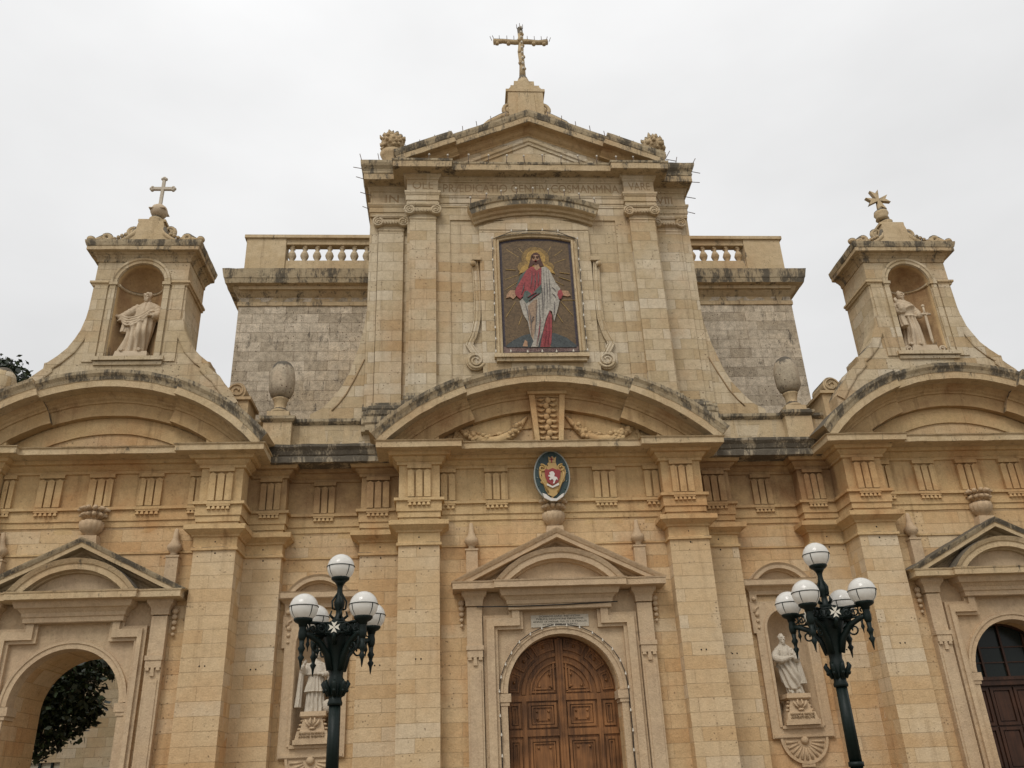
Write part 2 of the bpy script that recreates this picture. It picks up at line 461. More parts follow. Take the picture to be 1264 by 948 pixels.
HOLE = plain('hole_shadow', (.012, .01, .008), .95)
for s in (-1, 1):
    pilaster(s*2.815, s*3.8, 0, *((CW, .85) if s > 0 else (CW, .85)))
    pilaster(s*7.62, s*8.6, 0, .85, WW)
    pilaster(s*13.4, s*14.4, 0, WW, WW)
    pilaster(s*3.8, s*4.8, .85, .9, REC, 'recessed_pilaster')
    pilaster(s*6.71, s*7.62, .85, REC, .9, 'recessed_pilaster')

# thin astragal strings along the walls between the pilasters
st = MB()
sp_ = [(-.02, 6.99), (.03, 6.995), (.03, 7.04), (-.02, 7.06)]
st.sweep([(-2.815, CW), (2.815, CW)], sp_)
for s in (-1, 1):
    for a, b, y in ((4.8, 6.71, REC), (8.6, 13.4, WW), (14.4, 15.6, WW)):
        xs = sorted((s*a, s*b)); st.sweep([(xs[0], y), (xs[1], y)], sp_)
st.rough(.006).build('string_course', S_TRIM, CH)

# entablature of the lower order ---------------------------------------
half = [(0, CW), (2.815, CW), (2.815, 0), (3.8, 0), (3.8, .85), (4.8, .85), (4.8, REC), (6.71, REC), (6.71, .85), (7.62, .85), (7.62, 0), (8.6, 0), (8.6, WW), (13.4, WW), (13.4, 0), (14.4, 0), (14.4, WW), (15.6, WW)]
full = [(-x, y) for x, y in half[:0:-1]] + [(x, y) for x, y in half[1:]]
ent = MB()
ent.sweep(full, [(-.04, 7.5), (0, 7.51), (0, 7.66), (.03, 7.662), (.03, 7.81), (.06, 7.812), (.06, 8.07), (.12, 8.075), (.12, 8.145), (.012, 8.16), (.012, 8.58), (.012, 9.0), (.07, 9.005), (.07, 9.07), (.1, 9.09), (.17, 9.16), (.17, 9.2), (.26, 9.205), (.29, 9.26), (.3, 9.3), (-.04, 9.31)], step=.3)
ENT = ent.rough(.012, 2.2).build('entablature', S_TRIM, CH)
cor_prof = [(-.2, 9.285), (.53, 9.29), (.56, 9.297), (.56, 9.445), (.59, 9.455), (.6, 9.475), (-.2, 9.49)]
def cornice(path, prof, mat, name='cornice', amp=.016): return MB().sweep(path, prof, step=.16).rough(amp, 4).build(name, mat, ENT)
cornice([(-3.8, .9), (-3.8, 0), (-2.815, 0), (-2.815, .18), (2.815, .18), (2.815, 0), (3.8, 0), (3.8, .9)], cor_prof, S_COR)
for s in (-1, 1):
    P = [(7.62, .9), (7.62, 0), (8.6, 0), (8.6, .16), (13.4, .16), (13.4, 0), (14.4, 0), (14.4, .16), (15.6, .16)]
    P = P if s > 0 else [(-x, y) for x, y in P[::-1]]
    cornice(P, cor_prof, S_COR)
    P = [(s*3.85, .95), (s*7.57, .95)]
    cornice(sorted(P), [(-.4, 9.287), (.5, 9.29), (.53, 9.3), (.53, 9.44), (.5, 9.47), (.53, 9.5), (.57, 9.6), (.64, 9.68), (.65, 9.745), (-.4, 9.79)], S_BLK, amp=.022)
# triglyphs
def triglyph(x, y, wd=.56, bars=3):
    t = MB()
    t.box(x-wd/2, x+wd/2, y-.03, y+.02, 8.165, 8.99); t.box(x-wd/2-.02, x+wd/2+.02, y-.11, y+.02, 8.9, 9.0)
    bw = wd/(bars*1.17)
    for i in range(bars):
        xc = x-wd/2+bw/2+(wd-bw)*i/(bars-1) if bars > 1 else x
        t.plate([[(xc-bw/2, 8.165), (xc+bw/2, 8.165), (xc+bw/2, 8.83), (xc, 8.88), (xc-bw/2, 8.83)]], y-.105, y-.02)
    t.box(x-wd/2, x+wd/2, y-.11, y-.04, 8.03, 8.085)
    k = 5 if wd > .4 else 3
    for i in range(k):
        t.taper(x-wd/2+wd*(i+.5)/k, y-.075, 7.95, 8.035, .045, .045, .02, .025)
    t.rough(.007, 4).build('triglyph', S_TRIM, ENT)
for s in (-1, 1):
    for x, y, wd, b in ((3.307, 0, .56, 3), (8.11, 0, .56, 3), (13.9, 0, .56, 3), (1.385, CW, .56, 3), (2.6, CW, .36, 2), (4.38, .85, .56, 3), (5.78, REC, .52, 3), (7.08, .85, .5, 3), (8.79, WW, .28, 2), (9.87, WW, .56, 3), (11.05, WW, .56, 3), (12.24, WW, .56, 3), (13.22, WW, .26, 2)):
        triglyph(s*x, y, wd, b)

# segmental pediments -----------------------------------------------------
arch_prof = [(-.25, -1.0), (.03, -.99), (.03, -.66), (.07, -.65), (.08, -.6), (.13, -.56), (.15, -.52), (.2, -.48), (.24, -.432), (.52, -.425), (.555, -.42), (.555, -.25), (.57, -.235), (.6, -.16), (.66, -.08), (.67, 0), (-.25, .03)]
lip = [(p[0], p[1]) for p in arch_prof]
def seg_pediment(cx, zc, R, xb, xe, ywall, xk=2.82, name='segmental_pediment'):
    ab = math.degrees(math.asin(xb/R)); ae = math.degrees(math.asin(xe/R))
    tp = MB()
    tp.plate([[(cx-xe+.25, 9.35), (cx+xe-.25, 9.35)] + arcpts(cx, zc, R-.06, ae-2.5, -ae+2.5, 40)], ywall+.005, 2.0)
    T = tp.build(name, S_LOW, CH)
    # raised field with an arched edge
    f = MB(); Rf = R-1.32
    hf = math.degrees(math.acos((9.5-zc)/Rf)) if (9.5-zc) < Rf else 20
    f.sweepxz(arcpts(cx, zc, R-1.3, -ae+2, ae-2, 40), [(-.02, -.14), (.045, -.13), (.045, .0), (.03, .3), (-.02, .32)], ywall, zmin=9.45)
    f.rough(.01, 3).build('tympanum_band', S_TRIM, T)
    m = MB()
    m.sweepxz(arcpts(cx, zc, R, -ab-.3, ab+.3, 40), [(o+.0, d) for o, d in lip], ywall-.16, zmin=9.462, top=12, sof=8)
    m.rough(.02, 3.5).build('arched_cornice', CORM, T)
    for s in (-1, 1):
        m = MB(); A = sorted((s*ab, s*ae))
        m.sweepxz(arcpts(cx, zc, R+.015, A[0], A[1], 18), lip, 0, zmin=9.462, top=12, sof=8)
        m.rough(.02, 3.5).build('arched_cornice', CORM, T)
        b = MB()            # block filling under the broken-forward piece
        B_ = sorted((s*math.degrees(math.asin(xk/(R-.9))), s*ae))
        pts = [p for p in arcpts(cx, zc, R-.9, B_[0], B_[1], 10)]
        pts = [(x, max(z, 9.46)) for x, z in pts]
        lo = [(pts[-1][0], 9.44), (pts[0][0], 9.44)]
        b.plate([pts[::-1] + [(pts[0][0], 9.43), (pts[-1][0], 9.43)]], .0, ywall+.05)
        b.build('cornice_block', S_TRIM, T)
    return T
TC = seg_pediment(0, 5.157, 6.39, 2.25, 4.52, CW)
TL = seg_pediment(-WX, 6.206, 5.30, 1.78, 4.02, WW, 2.4)
TR = seg_pediment(WX, 6.206, 5.30, 1.78, 4.02, WW, 2.4)

# carved keystone console and garlands in the centre pediment
k = MB()
k.plate([[(-.34, 9.49), (.36, 9.49), (.5, 10.95), (-.46, 10.95)]], .16, CW+.02)
k.plate([[(-.34, 9.49), (-.22, 9.49), (-.31, 10.95), (-.46, 10.95)]], .06, .17)
k.plate([[(.24, 9.49), (.36, 9.49), (.5, 10.95), (.35, 10.95)]], .06, .17)
k.box(-.5, .54, .0, CW, 10.95, 11.03)
for i in range(9):
    z = 9.56+i*.155
    k.ball((.01+.03*(-1)**i, .12, z), .1, 10, 8, (.8, .6, .95))
    for s in (-1, 1): k.tube([(.01+s*.07, .14, z+.05), (.01+s*.16, .11, z), (.01+s*.25, .13, z+.03)], [.03, .05, .02], 6)
k.rough(.008, 5).build('keystone_console', S_TRIM, TC)
def garland(s):
    random.seed(7+s)
    m = MB()
    P = []
    for i in range(15):
        t = i/14
        x = .52+(2.3-.52)*t
        z = 10.42+(10.1-10.42)*t-.62*math.sin(math.pi*t)**.9*(1-.25*t)
        P.append((s*x, CW-.06, max(z, 9.7)))
    m.tube(P, [.04+.115*math.sin(math.pi*(i/14))**.7 for i in range(15)], 8)
    for i in range(90):
        t = random.uniform(.1, .93); j = t*14; a = int(j); p = Vector(P[a]).lerp(Vector(P[min(14, a+1)]), j-a)
        r = .18*math.sin(math.pi*t)**.6
        m.ball((p.x+random.uniform(-.05, .05), p.y-random.uniform(.02, .11), p.z+random.uniform(-r, r)), random.uniform(.035, .075), 8, 6)
    m.tube([P[-1], (s*2.36, CW-.05, 10.12)], .03, 6)
    m.ball((s*2.38, CW-.05, 10.1), .09, 10, 8); m.ball((s*2.38, CW-.12, 10.1), .045, 8, 6); m.ball((s*2.38, CW-.04, 9.93), .06, 8, 6)
    m.tube([(s*2.38, CW-.03, 10.05), (s*2.42, CW-.03, 9.85), (s*2.36, CW-.03, 9.66)], [.05, .06, .02], 6)
    m.rough(.01, 6).build('fruit_garland', S_TRIM, TC)
garland(-1); garland(1)

# attics over the recessed bays, urn pedestals
for s in (-1, 1):
    a = MB(); xs = sorted((s*3.9, s*9.4)); a.box(xs[0], xs[1], 1.2, 4.0, 9.5, 10.66)
    A = a.build('attic', S_UP, CH)
    def P(l):
        return l if s > 0 else [(-x, y) for x, y in l[::-1]]
    MB().sweep(P([(4.3, 1.2), (6.72, 1.2), (6.72, .95), (7.46, .95), (7.46, 1.2), (8.3, 1.2)]), [(-.03, 9.6), (.0, 9.62), (.0, 10.62), (.04, 10.65), (.09, 10.7), (.1, 10.78), (-.3, 10.82)], step=.2, top=2).rough(.018, 4).build('attic_coping', CORM, A)
    m = MB(); m.box(min(s*6.72, s*7.46), max(s*6.72, s*7.46), .96, 1.6, 9.5, 10.78)
    m.box(min(s*6.82, s*7.4), max(s*6.82, s*7.4), 1.0, 1.5, 10.78, 10.98)
    m.rough(.012, 4).build('urn_pedestal', S_COR, A)

# portals ---------------------------------------------------------------
def portal(cx, yw, r, sp, fo, fi, ear, blk, pi, po, tip, sgn_name, mat=S_PORT, weath=S_PORT):
    f = MB()
    ft = 5.31
    def ring(e, y0, y1):
        o = [(cx-fo+e, 0), (cx-fo+e, ft-e), (cx-blk+e, ft-e), (cx-blk+e, 5.66), (cx+blk-e, 5.66), (cx+blk-e, ft-e), (cx+fo-e, ft-e), (cx+fo-e, 0)]
        i = [(cx+fi+e, 0), (cx+fi+e, 4.98+e), (cx+ear+e, 4.98+e), (cx+ear+e, 5.40+e), (cx-ear-e, 5.40+e), (cx-ear-e, 4.98+e), (cx-fi-e, 4.98+e), (cx-fi-e, 0)]
        f.plate([o+i], y0, y1)
    ring(0, yw-.12, yw+.05)
    ring(.075, yw-.19, yw-.11)
    FR = f.rough(.006, 3).build('portal', mat, CH)
    p_ = MB(); p_.plate([arch_notch(cx, r+.01, sp, cx-fi-.05, cx+fi+.05, 5.0) ], yw-.012, yw+.02); p_.box(cx-ear-.02, cx+ear+.02, yw-.013, yw+.02, 4.99, 5.45)
    for s in (-1, 1): p_.box(cx+s*blk, cx+s*pi, yw-.013, yw+.02, 5.3, 5.85)
    p_.build('plaster_field', mat, FR)
    a = MB()      # archivolt, jamb bands, imposts
    a.sweepxz(arcpts(cx, sp, r, -90, 90, 30), [(-.3, -.01), (.06, -.005), (.06, .1), (.085, .11), (.085, .165), (-.02, .17)], yw)
    for s in (-1, 1):
        a.box(cx+s*(r+.01), cx+s*(r+.165), yw-.06, yw+.35, 0, sp-.02)
        a.box(cx+s*(r-.07), cx+s*(r+.2), yw-.1, yw+.36, sp-.19, sp-.01)
        a.box(cx+s*(r-.03), cx+s*(r+.18), yw-.08, yw+.36, sp-.27, sp-.19)
    a.rough(.006, 3).build('archivolt', mat, FR)
    # pilaster strips with consoles
    for s in (-1, 1):
        m = MB(); xa, xb = sorted((cx+s*pi, cx+s*po))
        m.box(xa, xb, yw-.2, yw+.02, 0, 5.5)
        m.box(xa+.05, xb-.05, yw-.22, yw-.19, .5, 4.1)
        m.box(xa-.02, xb+.02, yw-.27, yw-.1, 4.52, 4.62); m.box(xa, xb, yw-.25, yw-.1, 4.36, 4.52)
        w3 = (xb-xa)/3
        for q in range(3):
            zb = 4.3 if q != 1 else 4.18
            m.plate([[(xa+w3*q+.015, zb), (xa+w3*(q+1)-.015, zb), (xa+w3*(q+.78), 4.37), (xa+w3*(q+.22), 4.37)]], yw-.25, yw-.15)
        # leafy drop outside the strip, under the cornice
        for q in range(5): m.ball((cx+s*(po+.12), yw-.06, 5.62-q*.13), .085-.01*q, 8, 6, (1, .8, .9))
        m.rough(.005, 4).build('pilaster_strip', mat, FR)
        c = MB(); c.sweep([(xa, yw), (xa, yw-.2), (xb, yw-.2), (xb, yw)], [(-.02, 5.52), (.02, 5.53), (.03, 5.66), (.06, 5.72), (.11, 5.78), (.12, 5.862), (-.02, 5.865)]); c.build('strip_capital', mat, FR)
    e = MB()
    e.sweep([(cx-blk, yw), (cx-blk, yw-.24), (cx+blk, yw-.24), (cx+blk, yw)], [(-.02, 5.40), (.01, 5.42), (.01, 5.52), (.04, 5.54), (.05, 5.62), (.12, 5.7), (.17, 5.72), (.2, 5.8), (.22, 5.862), (-.02, 5.87)], step=.3)
    e.rough(.006).build('door_entablature', mat, FR)
    c = MB()
    c.sweep([(cx-po, yw), (cx-po, yw-.22), (cx-blk-.02, yw-.22), (cx-blk-.02, yw-.3), (cx+blk+.02, yw-.3), (cx+blk+.02, yw-.22), (cx+po, yw-.22), (cx+po, yw)], [(-.1, 5.858), (.3, 5.862), (.325, 5.87), (.325, 6.0), (.34, 6.01), (.35, 6.045), (-.1, 6.06)], step=.2)
    c.rough(.01, 4).build('portal_cornice', weath, FR)
    # triangular pediment with a segmental one nested in it
    ap = 7.30
    T = MB(); T.plate([[(cx-tip+.3, 6.02), (cx+tip-.3, 6.02), (cx, ap-.2)]], yw-.07, yw+.03); PT = T.build('pediment_field', mat, FR)
    rk = MB()
    rk.sweepxz([(cx-tip, 6.05), (cx, ap), (cx+tip, 6.05)], [(-.05, -.35), (.1, -.34), (.12, -.3), (.2, -.26), (.24, -.21), (.46, -.205), (.48, -.2), (.48, -.11), (.5, -.1), (.54, -.03), (.55, 0), (-.02, .03)], yw, zmin=6.03, step=.2, top=8)
    rk.rough(.012, 4).build('raking_cornice', [weath, S_LICH if weath is S_COR else weath], FR)
    c0, h0 = blk+.32, .76
    R = (c0*c0+h0*h0)/(2*h0); zc = 6.02+h0-R; an = math.degrees(math.asin(c0/R))
    sg = MB()
    sg.sweepxz(arcpts(cx, zc, R, -an, an, 30), [(-.02, -.3), (.12, -.29), (.14, -.26), (.26, -.25), (.28, -.245), (.28, -.12), (.31, -.1), (.35, -.02), (.36, 0), (-.02, .02)], yw-.3, zmin=6.04)
    sg.rough(.01, 4).build('segmental_cornice', weath, FR)
    sf = MB(); sf.plate([[(cx-c0+.2, 6.03), (cx+c0-.2, 6.03)] + arcpts(cx, zc, R-.2, an-4, -an+4, 24)], yw-.33, yw-.06)
    sf.build('segmental_field', mat, FR)
    # vase with leaves on the apex, obelisks on the slopes
    v = MB()
    v.taper(cx, yw-.12, 7.12, 7.42, .24, .14, .2, .13)
    v.lathe(cx, yw-.1, [(.1, 7.4), (.11, 7.45), (.17, 7.5), (.24, 7.57), (.275, 7.68), (.26, 7.77), (.17, 7.8), (.15, 7.83)], 42, .07, 14)
    random.seed(3)
    for i in range(22):
        a = 2*math.pi*i/11; hh = 7.84+.14*(i % 2); rr = .24+.05*(i % 2)
        v.tube([(cx+.1*math.cos(a), yw-.1+.1*math.sin(a), hh), (cx+rr*math.cos(a), yw-.1+rr*math.sin(a), hh+.1), (cx+(rr+.08)*math.cos(a), yw-.1+(rr+.08)*math.sin(a), hh+.06)], [.05, .065, .03], 6)
    v.lathe(cx, yw-.1, [(.17, 7.82), (.2, 8.0), (.16, 8.06)], 12)
    v.rough(.01, 7).build('leaf_vase', mat, FR)
    for s in (-1, 1):
        x = cx+s*(tip-.5)
        ob = MB(); ob.taper(x, yw-.1, 6.2, 6.86, .14, .1, .14, .1); ob.taper(x, yw-.1, 6.86, 6.9, .16, .12, .16, .12)
        ob.lathe(x, yw-.1, [(.12, 6.9), (.07, 6.97), (.11, 7.0), (.17, 7.08), (.17, 7.15), (.1, 7.24), (.07, 7.34), (.045, 7.55), (.02, 7.57)], 16)
        ob.rough(.006, 5).build('obelisk_finial', mat, FR)
    return FR
PC = portal(0.02, CW, 1.30, 3.57, 1.83, 1.5, .89, 1.22, 1.85, 2.21, 2.56, 'centre')
PL = portal(-PX, WW, 1.2, 3.66, 1.62, 1.37, .79, 1.1, 1.72, 2.07, 2.5, 'left', weath=S_COR)
PR = portal(PX, WW, 1.2, 3.66, 1.62, 1.37, .79, 1.1, 1.72, 2.07, 2.5, 'right', weath=S_COR)

# central door --------------------------------------------------------------
def wood(name, c0, c1):
    m, t, B = base_mat(name); L = t.links.new
    tcn = N(t, 'ShaderNodeTexCoord'); mpn = N(t, 'ShaderNodeMapping'); mpn.inputs['Scale'].default_value = (14, 14, .9); L(tcn.outputs['Object'], mpn.inputs[0])
    n = N(t, 'ShaderNodeTexNoise'); n.inputs['Scale'].default_value = 1.2; n.inputs['Detail'].default_value = 6; n.inputs['Distortion'].default_value = .8; L(mpn.outputs[0], n.inputs['Vector'])
    n2 = N(t, 'ShaderNodeTexNoise'); n2.inputs['Scale'].default_value = 2.2; L(tcn.outputs['Object'], n2.inputs['Vector'])
    x = N(t, 'ShaderNodeMix', data_type='RGBA'); x.inputs[6].default_value = (*c0, 1); x.inputs[7].default_value = (*c1, 1)
    ad = N(t, 'ShaderNodeMath', operation='ADD'); L(n.outputs['Fac'], ad.inputs[0]); L(n2.outputs['Fac'], ad.inputs[1])
    mr = N(t, 'ShaderNodeMapRange'); mr.inputs[1].default_value = .75; mr.inputs[2].default_value = 1.3; L(ad.outputs[0], mr.inputs[0])
    L(mr.outputs[0], x.inputs[0]); L(x.outputs[2], B.inputs['Base Color']); B.inputs['Roughness'].default_value = .5; B.inputs['Specular IOR Level'].default_value = .3
    bp = N(t, 'ShaderNodeBump'); bp.inputs['Strength'].default_value = .25; bp.inputs['Distance'].default_value = .01; L(n.outputs['Fac'], bp.inputs['Height']); L(bp.outputs[0], B.inputs['Normal'])
    return m
WOOD = wood('door_wood', (.095, .042, .016), (.30, .135, .048))
WDRK = wood('dark_door_wood', (.03, .014, .008), (.07, .03, .016))
DY = .82
d = MB()
d.plate([[(-1.34, 0), (1.34, 0), (1.34, 3.57)] + arcpts(0, 3.57, 1.34, 90, -90, 30)], DY, DY+.12)
DOOR = d.build('main_door', WOOD, CH)
def frame_rect(m, x0, x1, z0, z1, wd, y0, y1):
    m.plate([[(x0, z0), (x1, z0), (x1, z1), (x0, z1)], [(x0+wd, z0+wd), (x0+wd, z1-wd), (x1-wd, z1-wd), (x1-wd, z0+wd)]], y0, y1)
def panel(m, x0, x1, z0, z1, y):
    frame_rect(m, x0, x1, z0, z1, .055, y-.045, y+.01); frame_rect(m, x0+.075, x1-.075, z0+.075, z1-.075, .03, y-.03, y+.01)
    if x1-x0 > .4: m.box(x0+.15, x1-.15, y-.022, y+.01, z0+.15, z1-.15)
    for px in (x0+.19, x1-.19):
        for pz in (z0+.19, z1-.19):
            if x1-x0 > .4: m.ball((px, y-.03, pz), .03, 8, 6)
for s in (-1, 1):
    m = MB()
    def sx(a, b): return sorted((s*a, s*b))
    a, b = sx(.0+.02, .09); m.box(a, b, DY-.07, DY+.02, 0, 4.8)        # meeting stile
    a, b = sx(.83, .93); m.box(a, b, DY-.05, DY+.02, 0, 3.55)
    a, b = sx(.09, .83); m.box(a, b, DY-.05, DY+.02, 3.42, 3.56); m.box(a, b, DY-.05, DY+.02, 2.66, 2.8)
    a, b = sx(.93, 1.3); m.box(a, b, DY-.04, DY+.02, 3.42, 3.55); m.box(a, b, DY-.04, DY+.02, 2.66, 2.8)
    a, b = sx(.13, .78)
    panel(m, a, b, 2.84, 3.38, DY); panel(m, a, b, .9, 2.6, DY); panel(m, a, b, .2, .8, DY)
    a, b = sx(.97, 1.24); panel(m, a, b, 2.84, 3.38, DY); panel(m, a, b, .9, 2.6, DY)
    # quarter-round panel of the fanlight zone
    for r, wd, y in ((.93, .09, .05), (.74, .05, .05), (.62, .03, .035)):
        A0 = 0 if r > .9 else 12
        arc = arcpts(0, 3.57, r, s*2, s*90, 18)
        m.sweepxz(arc if s > 0 else arc[::-1], [(-.01, -wd), (y, -wd+.005), (y, -.005), (-.01, 0)], DY)
        if r < .9:
            a, b = sx(.13 if r > .7 else .2, (.13 if r > .7 else .2)+.04); m.box(a, b, DY-.04, DY+.01, 3.62 if r > .7 else 3.68, 3.57+r*.97)
            a, b = sx(.13 if r > .7 else .2, r); zz = 3.6 if r > .7 else 3.67; m.box(a, b, DY-.04, DY+.01, zz, zz+.04)
    for px, pz in ((.25, 3.74), (.5, 3.74), (.25, 4.0)): m.ball((s*px, DY-.03, pz), .035, 8, 6)
    # outer ring of coffers
    for a0, a1 in ((6, 32), (37, 60), (65, 87)):
        for e, y in ((0, .045), (2.4, .03)):
            A = arcpts(0, 3.57, 1.26-e*.018, s*(a0+e), s*(a1-e), 10); Bp = arcpts(0, 3.57, .99+e*.018, s*(a1-e), s*(a0+e), 10)
            lp = A+Bp
            if s > 0: lp = lp[::-1]
            A2 = arcpts(0, 3.57, 1.22-e*.018, s*(a0+e+2), s*(a1-e-2), 10); B2 = arcpts(0, 3.57, 1.03+e*.018, s*(a1-e-2), s*(a0+e+2), 10)
            l2 = A2+B2
            if s > 0: l2 = l2[::-1]
            m.plate([lp, l2[::-1]], DY-y, DY+.01)
        am = math.radians(s*(a0+a1)/2); m.ball((1.125*math.sin(am), DY-.02, 3.57+1.125*math.cos(am)), .035, 8, 6)
    arc = arcpts(0, 3.57, 1.33, s*1, s*90, 20)
    m.sweepxz(arc if s > 0 else arc[::-1], [(-.01, -.06), (.05, -.055), (.05, 0), (-.01, .01)], DY)
    m.build('door_leaf', WOOD, DOOR)
MB().box(-.025, .025, DY-.09, DY, 0, 4.83).build('cover_strip', WOOD, DOOR)

# right wing door with fanlight
GLASS, t_, b_ = base_mat('dark_window_glass'); b_.inputs['Base Color'].default_value = (.012, .016, .014, 1); b_.inputs['Roughness'].default_value = .2; b_.inputs['Specular IOR Level'].default_value = .22
d = MB(); d.plate([[(PX-1.25, 0), (PX+1.25, 0), (PX+1.25, 3.66)] + arcpts(PX, 3.66, 1.25, 90, -90, 24)], .98, 1.05)
RD = d.build('side_door', WDRK, CH)
gl = MB(); gl.plate([[(PX-1.22, 3.6)] + [(PX+1.22, 3.6)] + arcpts(PX, 3.66, 1.22, 90, -90, 24)], .955, .975); gl.build('fanlight_glass', GLASS, RD)
m = MB()
m.box(PX-1.22, PX+1.22, .86, .99, 3.4, 3.6); m.box(PX-1.22, PX+1.22, .83, .99, 3.52, 3.58)
for x in (-.62, -.02, .58): m.box(PX+x, PX+x+.05, .9, .97, 3.6, 4.85 if abs(x) < .1 else 4.6)
for z in (3.92, 4.28): m.box(PX-1.2, PX+1.2, .92, .972, z, z+.028)
m.sweepxz(arcpts(PX, 3.66, 1.22, -90, 90, 24), [(-.02, -.07), (.09, -.065), (.09, .02), (-.02, .03)], .98)
m.build('fanlight_bars', WDRK, RD)
for i in range(4):
    m = MB(); x0 = PX-1.18+i*.6
    frame_rect(m, x0, x0+.56, 2.5, 3.36, .07, .93, .99); frame_rect(m, x0, x0+.56, 1.5, 2.46, .07, .93, .99); frame_rect(m, x0, x0+.56, .1, 1.46, .07, .93, .99)
    m.build('door_leaf', WDRK, RD)
gl = MB()
for i in range(4):
    x0 = PX-1.18+i*.6; gl.box(x0+.1, x0+.46, .95, .985, 2.6, 3.26); gl.box(x0+.1, x0+.46, .95, .985, 1.6, 2.36)
gl.build('raised_panel', WDRK, RD)

# wall niches of the recessed bays -------------------------------------------
def niche_shell(m, cx, y, r, z0, sp, depth, n=18):
    """half-round recess with a quarter-sphere head, seen from inside"""
    sc = depth/r
    rows = []
    for z in (z0, sp):
        rows.append([m.bm.verts.new((cx-r*math.cos(math.pi*i/n), y+depth*math.sin(math.pi*i/n), z)) for i in range(n+1)])
    for j in range(1, 9):
        a = math.pi/2*j/8.0001
        rows.append([m.bm.verts.new((cx-r*math.cos(a)*math.cos(math.pi*i/n), y+depth*math.cos(a)*math.sin(math.pi*i/n), sp+r*math.sin(a))) for i in range(n+1)])
    for a, b in zip(rows, rows[1:]):
        for i in range(n):
            f = m.face([a[i], b[i], b[i+1], a[i+1]])
            if f: f.smooth = True
    m.face(rows[0])
def wall_niche(cx):
    y = REC
    f = MB()
    o = [(cx-.755, 2.41), (cx+.755, 2.41), (cx+.755, 4.85), (cx+.83, 4.85), (cx+.83, 5.62), (cx-.83, 5.62), (cx-.83, 4.85), (cx-.755, 4.85)]
    hole = [(p[0], p[1]) for p in niche_loop(cx)]
    f.plate([o, hole[::-1]], y-.09, y+.05)
    F = f.rough(.005, 4).build('niche_frame', S_PORT, CH)
    t = MB()      # inner moulding with shouldered head
    t.sweepxz([(cx-.5, 2.66), (cx-.5, 4.93)] + arcpts(cx, 4.93, .5, -90, 90, 18)[1:-1] + [(cx+.5, 4.93), (cx+.5, 2.66)], [(-.02, -.02), (.04, -.015), (.04, .05), (-.02, .06)], y-.08)
    t.sweepxz([(cx+.72, 2.46), (cx-.72, 2.46)], [(-.02, -.03), (.03, -.03), (.03, .03), (-.02, .03)], y-.08)
    t.box(cx-.5, cx+.5, y-.15, y+.2, 2.62, 2.69)
    for s in (-1, 1):
        for q in range(3): t.ball((cx+s*.68, y-.1, 5.3-q*.16), .06-.012*q, 8, 6)
        t.tube([(cx+s*.62, y-.1, 5.5), (cx+s*.7, y-.1, 5.45), (cx+s*.74, y-.1, 5.35)], .03, 6)
    t.build('niche_moulding', S_PORT, F)
    n = MB(); niche_shell(n, cx, y-.085, .466, 2.695, 4.93, .58); n.build('niche_recess', S_PORT, F, fix=False)
    h = MB()
    h.sweep([(cx-.78, y), (cx-.78, y-.08), (cx+.78, y-.08), (cx+.78, y)], [(-.05, 5.78), (.02, 5.79), (.03, 5.88), (.1, 5.94), (.2, 5.98), (.22, 6.0), (.22, 6.12), (.24, 6.15), (-.05, 6.17)])
    c0, h0 = .78, .46; R = (c0*c0+h0*h0)/(2*h0); zc = 6.1+h0-R; an = math.degrees(math.asin(c0/R)) if R > c0 else 75
    h.sweepxz(arcpts(cx, zc, R, -an, an, 20), [(-.02, -.19), (.1, -.18), (.12, -.15), (.26, -.14), (.26, -.05), (.3, 0), (-.02, .01)], y, zmin=6.15)
    h.plate([[(cx-c0+.1, 6.14), (cx+c0-.1, 6.14)] + arcpts(cx, zc, R-.12, an-5, -an+5, 14)], y-.03, y+.02)
    for s in (-1, 1):
        h.box(cx+s*.62, cx+s*.8, y-.1, y+.02, 5.6, 5.8); h.ball((cx+s*.71, y-.13, 5.68), .06, 8, 6)
    h.rough(.008, 4).build('niche_hood', S_PORT, F)
    a = MB()
    a.plate([[(cx-.55, 2.41)] + arcpts(cx, 2.42, .55, -90, -270, 20) + [(cx+.55, 2.41)]], y-.06, y+.02)
    a.sweepxz(arcpts(cx, 2.42, .55, -90, -270, 24), [(-.01, -.03), (.09, -.03), (.09, .03), (-.01, .03)], y)
    for i in range(11):
        b = math.radians(100+16*i)
        a.tube([(cx+.17*math.sin(b), y-.06, 2.36+.17*math.cos(b)), (cx+.47*math.sin(b), y-.062, 2.4+.47*math.cos(b))], [.018, .04], 6)
    a.ball((cx, y-.06, 2.36), .1, 10, 8); a.box(cx-.16, cx+.16, y-.08, y, 1.78, 1.86)
    a.build('shell_apron', S_PORT, F)
wall_niche(-5.78); wall_niche(5.78)

# upper storey --------------------------------------------------------------
b = MB()
b.box(-4.86, 4.86, 1.15, 12, 9.4, 18.5)
b.box(-3.72, 3.72, .62, 1.2, 9.4, 18.4)
UP = b.build('upper_storey', S_UP, CH)
m = MB()   # raised strips framing the sunk panels
m.box(-3.72, 3.72, .58, .63, 16.9, 17.4)
for s in (-1, 1):
    m.box(s*2.47, s*3.72, .58, .63, 10.6, 16.9)
    m.box(s*4.62, s*4.865, 1.1, 1.16, 10.6, 17.4)
    m.box(s*3.5, s*3.722, .6, 1.2, 10.5, 17.4)
m.build('wall_strip', S_UP, CH)
m = MB(); m.box(-1.62, 1.62, .52, .63, 11.2, 16.55); m.plate([[(-1.62, 16.5), (1.62, 16.5)] + arcpts(0, 16.6-3.9, 4.22, 22.6, -22.6, 16)], .5, .63)
m.build('mosaic_surround', S_UP, CH)
